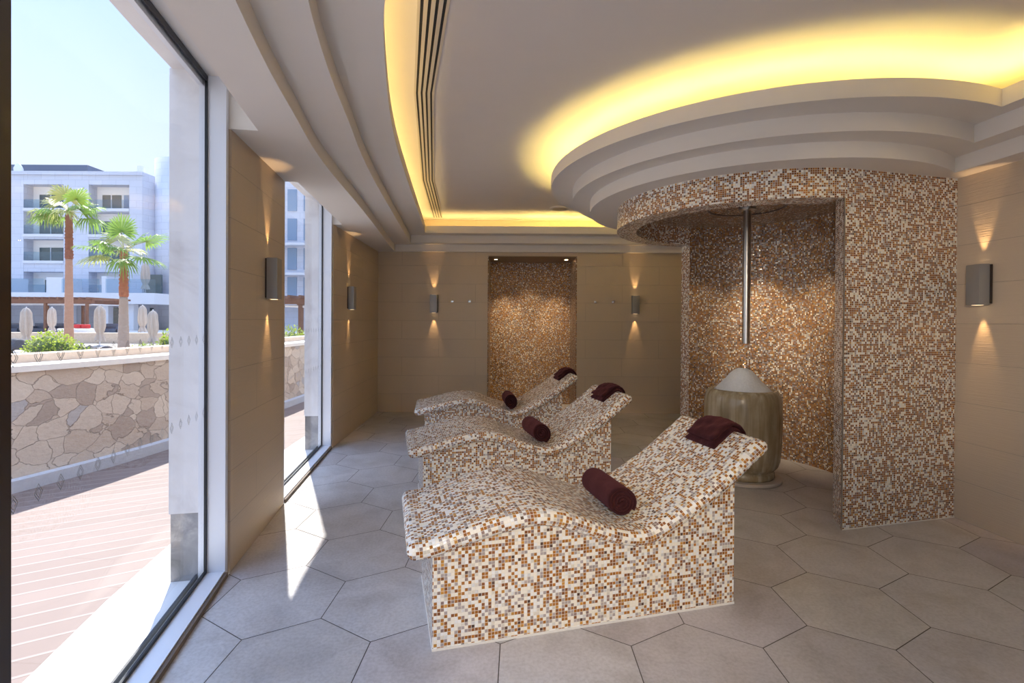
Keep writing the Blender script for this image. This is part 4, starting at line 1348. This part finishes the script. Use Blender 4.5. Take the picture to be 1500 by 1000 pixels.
# --- bushes of small leaves
M_BUSH = leafmat('bush_leaf', (0.14, 0.22, 0.03), (0.34, 0.38, 0.06))
M_BUSHD = plain('bush_inner', (0.06, 0.09, 0.02), 0.9)
def bush(c, rx, rz, n, label, seed, size=0.07):
    t = thing('round_bush', label, 'bush', c, 0, 'leafy bushes in the planting strip')
    rnd = random.Random(seed)
    bm = nb(); bmesh.ops.create_icosphere(bm, subdivisions=3, radius=1)
    for v in bm.verts: v.co = Vector((v.co.x * rx * 0.8, v.co.y * rx * 0.8, rz + v.co.z * rz * 0.82)) * rnd.uniform(0.93, 1.05)
    build('stems', bm, M_BUSHD, t, smooth='all')
    bm = nb()
    for _ in range(n):
        a, b = rnd.uniform(0, 2 * PI), math.acos(rnd.uniform(-0.75, 1))
        k = rnd.uniform(0.82, 1.08) * (1 + 0.08 * math.sin(5 * a) * math.sin(4 * b))
        d = Vector((math.sin(b) * math.cos(a), math.sin(b) * math.sin(a), math.cos(b)))
        p = Vector((d.x * rx * k, d.y * rx * k, rz + d.z * rz * k))
        u = (d + Vector((rnd.uniform(-1, 1), rnd.uniform(-1, 1), rnd.uniform(-0.5, 1)))).normalized()
        w = u.cross(Vector((rnd.uniform(-1, 1), rnd.uniform(-1, 1), rnd.uniform(-1, 1)))).normalized()
        s = size * rnd.uniform(0.7, 1.3)
        bm.faces.new([bm.verts.new(q) for q in (p, p + u * s * 0.5 + w * s * 0.32, p + u * s, p + u * s * 0.5 - w * s * 0.32)])
    build('leaves', bm, M_BUSH, t, recalc=False)
p = at(76, 500, 14); bush((p.x, 14, -0.2), 0.58, (at(76, 484, 14).z + 0.2) / 2.1, 1500, 'round bright green bush left of the taller palm', 1)
p = at(249, 500, 11); bush((p.x, 11, -0.2), 0.28, (at(249, 482, 11).z + 0.2) / 2.1, 700, 'small green bush against the edge of the marble pillar', 2)
p = at(431, 495, 13); bush((p.x, 13, -0.2), 0.5, (at(431, 476, 13).z + 0.2) / 2.1, 1400, 'olive green bush seen through the narrow far window', 3, 0.05)
p = at(113, 500, 19); bush((p.x, 19, -0.2), 0.45, 0.34, 500, 'low grey green shrub beside the palm trunk', 4, 0.06)
p = at(212, 500, 20); bush((p.x, 20, -0.2), 0.6, 0.34, 500, 'low yellow green shrub to the right of the shorter palm', 5, 0.06)

# --- volcanic boulders
M_ROCK = plain('dark_volcanic_rock', (0.075, 0.07, 0.075), 0.9, nz=0.4, scale=5)
M_ROCKL = plain('pale_rock', (0.50, 0.45, 0.40), 0.9, nz=0.15, scale=4)
RK = [(24, 505, 24, 0.75, 0, 'dark boulder at the left window post'), (38, 511, 20, 0.42, 1, 'pale boulder below the first closed parasol'), (31, 512, 18, 0.32, 0, 'small dark boulder between the window post and the round bush'), (132, 502, 25, 0.32, 0, 'dark boulder between the palms, nearer the taller one'), (139, 504, 23, 0.30, 0, 'rounded dark boulder at the foot of the middle parasol'), (157, 503, 25, 0.34, 0, 'dark boulder next to the shorter palm'), (152, 510, 16.5, 0.26, 1, 'pale boulder in front of the dark ones between the palms'), (165, 508, 20, 0.33, 0, 'dark boulder touching the shorter palm trunk'), (207, 505, 22, 0.3, 1, 'pale boulder to the right of the shorter palm'), (122, 507, 20, 0.28, 1, 'pale boulder beside the taller palm trunk')]
for i, (px, py, Y, r, k, lb) in enumerate(RK):
    rnd = random.Random(50 + i); bm = nb(); bmesh.ops.create_icosphere(bm, subdivisions=3, radius=1)
    ax = [Vector((rnd.uniform(-1, 1), rnd.uniform(-1, 1), rnd.uniform(-1, 1))).normalized() for _ in range(9)]
    for v in bm.verts:
        d = 1.0
        for a in ax: d = min(d, 0.72 / max(0.4, v.co.dot(a)))
        v.co = Vector((v.co.x * r * 1.2, v.co.y * r, v.co.z * r * 0.72 + r * 0.45)) * d
        v.co.z = max(v.co.z, 0)
    p = at(px, py, Y)
    o = build('boulder', bm, M_ROCKL if k else M_ROCK, smooth=True); o.location = (p.x, Y, -0.2)
    tag(o, lb, 'rock', 'garden boulders')

# --- daybed with red cushions and dark sofas under the pergola
p = at(113, 484, 38)
t = thing('round_daybed', 'white round daybed with red cushions behind the taller palm', 'daybed', (p.x, 38, 0.22))
bm = nb(); lathe(bm, [(0, 0.0), (0.8, 0.0), (1.1, 0.25), (1.15, 0.48), (1.05, 0.5), (0, 0.5)], 32); build('shell', bm, M_SLAB, t, smooth=True)
M_RED = plain('red_cushion_cloth', (0.50, 0.03, 0.03), 0.8)
for dx in (-0.55, 0.15, 0.7):
    bm = nb(); box(bm, (dx - 0.25, -0.2, 0.5), (dx + 0.25, 0.15, 0.82)); bevel_all(bm, 0.07, 3); build('cushion', bm, M_RED, t, smooth=True)
for px, lb in ((20, 'dark outdoor sofa under the pergola beside the window post'), (61, 'dark outdoor sofa under the pergola behind the round bush'), (163, 'dark outdoor sofa behind the shorter palm trunk'), (93, 'dark outdoor sofa under the pergola behind the taller palm')):
    p = at(px, 484, 42); t = thing('outdoor_sofa', lb, 'sofa', (p.x, 42, 0.22), 0, 'dark outdoor sofas on the terrace')
    bm = nb(); box(bm, (-0.85, -0.4, 0.1), (0.85, 0.4, 0.42)); bevel_all(bm, 0.04); build('seat', bm, M_ROOFD, t, smooth=True)
    bm = nb(); box(bm, (-0.85, 0.25, 0.42), (0.85, 0.42, 0.85)); bevel_all(bm, 0.04); build('backrest', bm, M_ROOFD, t, smooth=True)
    for s in (-0.78, 0.78):
        bm = nb(); box(bm, (s - 0.08, -0.4, 0.0), (s + 0.08, 0.4, 0.6)); build('armrest', bm, M_ROOFD, t)

# ------------------------------------------------------------------ unseen fill lamps and spotlights added behind the viewer
def fill_lamp(x, y, r, pw, label):
    t = thing('fill_lamp', label, 'fill lamp', (x, y, ZC), 0, 'added round fill lamps overhead')
    bm = nb(); lathe(bm, [(r, -0.012), (r + 0.03, -0.012), (r + 0.035, 0.0)], 40); build('bezel', bm, M_WHITE, t, smooth=True)
    bm = nb(); lathe(bm, [(0, -0.006), (r, -0.006)], 40); build('diffuser', bm, M_PANEL, t)
    l = bpy.data.lights.new('fill_lamp_light', 'AREA'); l.shape = 'DISK'; l.size = 2 * r; l.energy = pw; l.color = (1.0, 0.92, 0.83)
    o = link(bpy.data.objects.new('fill_lamp_light', l)); o.location = (x, y, ZC - 0.02)
fill_lamp(1.0, 0.3, 0.20, 3, 'round fill lamp added in the ceiling closest to the loungers')
fill_lamp(1.6, -1.4, 0.20, 3, 'round fill lamp added in the ceiling closest to the rear glazing')
def fill_spot(x, y, tgt, pw, ang, label):  # invented spotlight, out of view, brightening the loungers and alcove
    t = thing('fill_spotlight', label, 'spotlight', (x, y, ZS[0]), 0, 'added fill spotlights overhead')
    d = (Vector(tgt) - Vector((x, y, ZS[0] - 0.16))).normalized()
    bm = nb(); lathe(bm, [(0, -0.02), (0.05, -0.02), (0.05, 0)], 20); tube(bm, [(0, 0, -0.02), (0, 0, -0.13)], 0.01, 8); build('mount', bm, M_WHITE, t)
    bm = nb(); tube(bm, [Vector((0, 0, -0.16)) - d * 0.09, Vector((0, 0, -0.16)) + d * 0.06], 0.055, 20); build('lamp_head', bm, M_WHITE, t, smooth=True)
    q = Vector((x, y, ZS[0] - 0.16)) + d * 0.075
    spot('fill_spot_beam', q, tgt, pw, math.radians(ang), 1.0, 0.05, (1.0, 0.82, 0.62))
fill_spot(-0.2, -1.9, (0.40, 2.5, 0.38), 420, 34, 'added fill spotlight behind the viewer aimed at the closest lounger')
fill_spot(-0.35, -0.9, (2.75, 3.75, 1.55), 210, 30, 'added fill spotlight behind the viewer aimed at the mosaic alcove')

# ------------------------------------------------------------------ sun and sky
sun = bpy.data.lights.new('sun', 'SUN'); sun.energy = 10.5; sun.angle = math.radians(0.6); sun.color = (1.0, 0.95, 0.87)
so = link(bpy.data.objects.new('sun', sun))
trav = Vector((0.436 * math.cos(math.radians(49)), -0.900 * math.cos(math.radians(49)), -math.sin(math.radians(49))))
so.rotation_euler = trav.to_track_quat('-Z', 'Y').to_euler(); so.location = (-20, 30, 30)

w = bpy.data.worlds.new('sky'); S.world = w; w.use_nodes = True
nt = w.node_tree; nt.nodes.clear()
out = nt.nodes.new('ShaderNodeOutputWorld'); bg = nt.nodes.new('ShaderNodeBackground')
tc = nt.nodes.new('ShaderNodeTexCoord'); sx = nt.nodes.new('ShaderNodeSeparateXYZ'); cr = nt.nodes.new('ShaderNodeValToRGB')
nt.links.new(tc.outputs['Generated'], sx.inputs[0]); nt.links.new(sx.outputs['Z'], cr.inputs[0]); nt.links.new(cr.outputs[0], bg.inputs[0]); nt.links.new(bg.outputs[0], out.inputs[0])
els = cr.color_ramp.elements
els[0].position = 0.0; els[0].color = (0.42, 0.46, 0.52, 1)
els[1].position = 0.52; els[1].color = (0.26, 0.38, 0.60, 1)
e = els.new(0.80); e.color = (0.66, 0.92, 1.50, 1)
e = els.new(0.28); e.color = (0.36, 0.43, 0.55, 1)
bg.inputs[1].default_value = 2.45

S.view_settings.view_transform = 'Standard'
S.view_settings.look = 'None'
S.view_settings.exposure = 0.12
S.view_settings.gamma = 1.0
S.view_settings.use_curve_mapping = False
S.render.engine = 'CYCLES'
cy = S.cycles
cy.use_denoising = True
try: cy.denoiser = 'OPENIMAGEDENOISE'
except Exception: pass
cy.max_bounces = 10; cy.diffuse_bounces = 6; cy.glossy_bounces = 4; cy.transparent_max_bounces = 12
cy.sample_clamp_indirect = 6.0
cy.caustics_reflective = False; cy.caustics_refractive = False
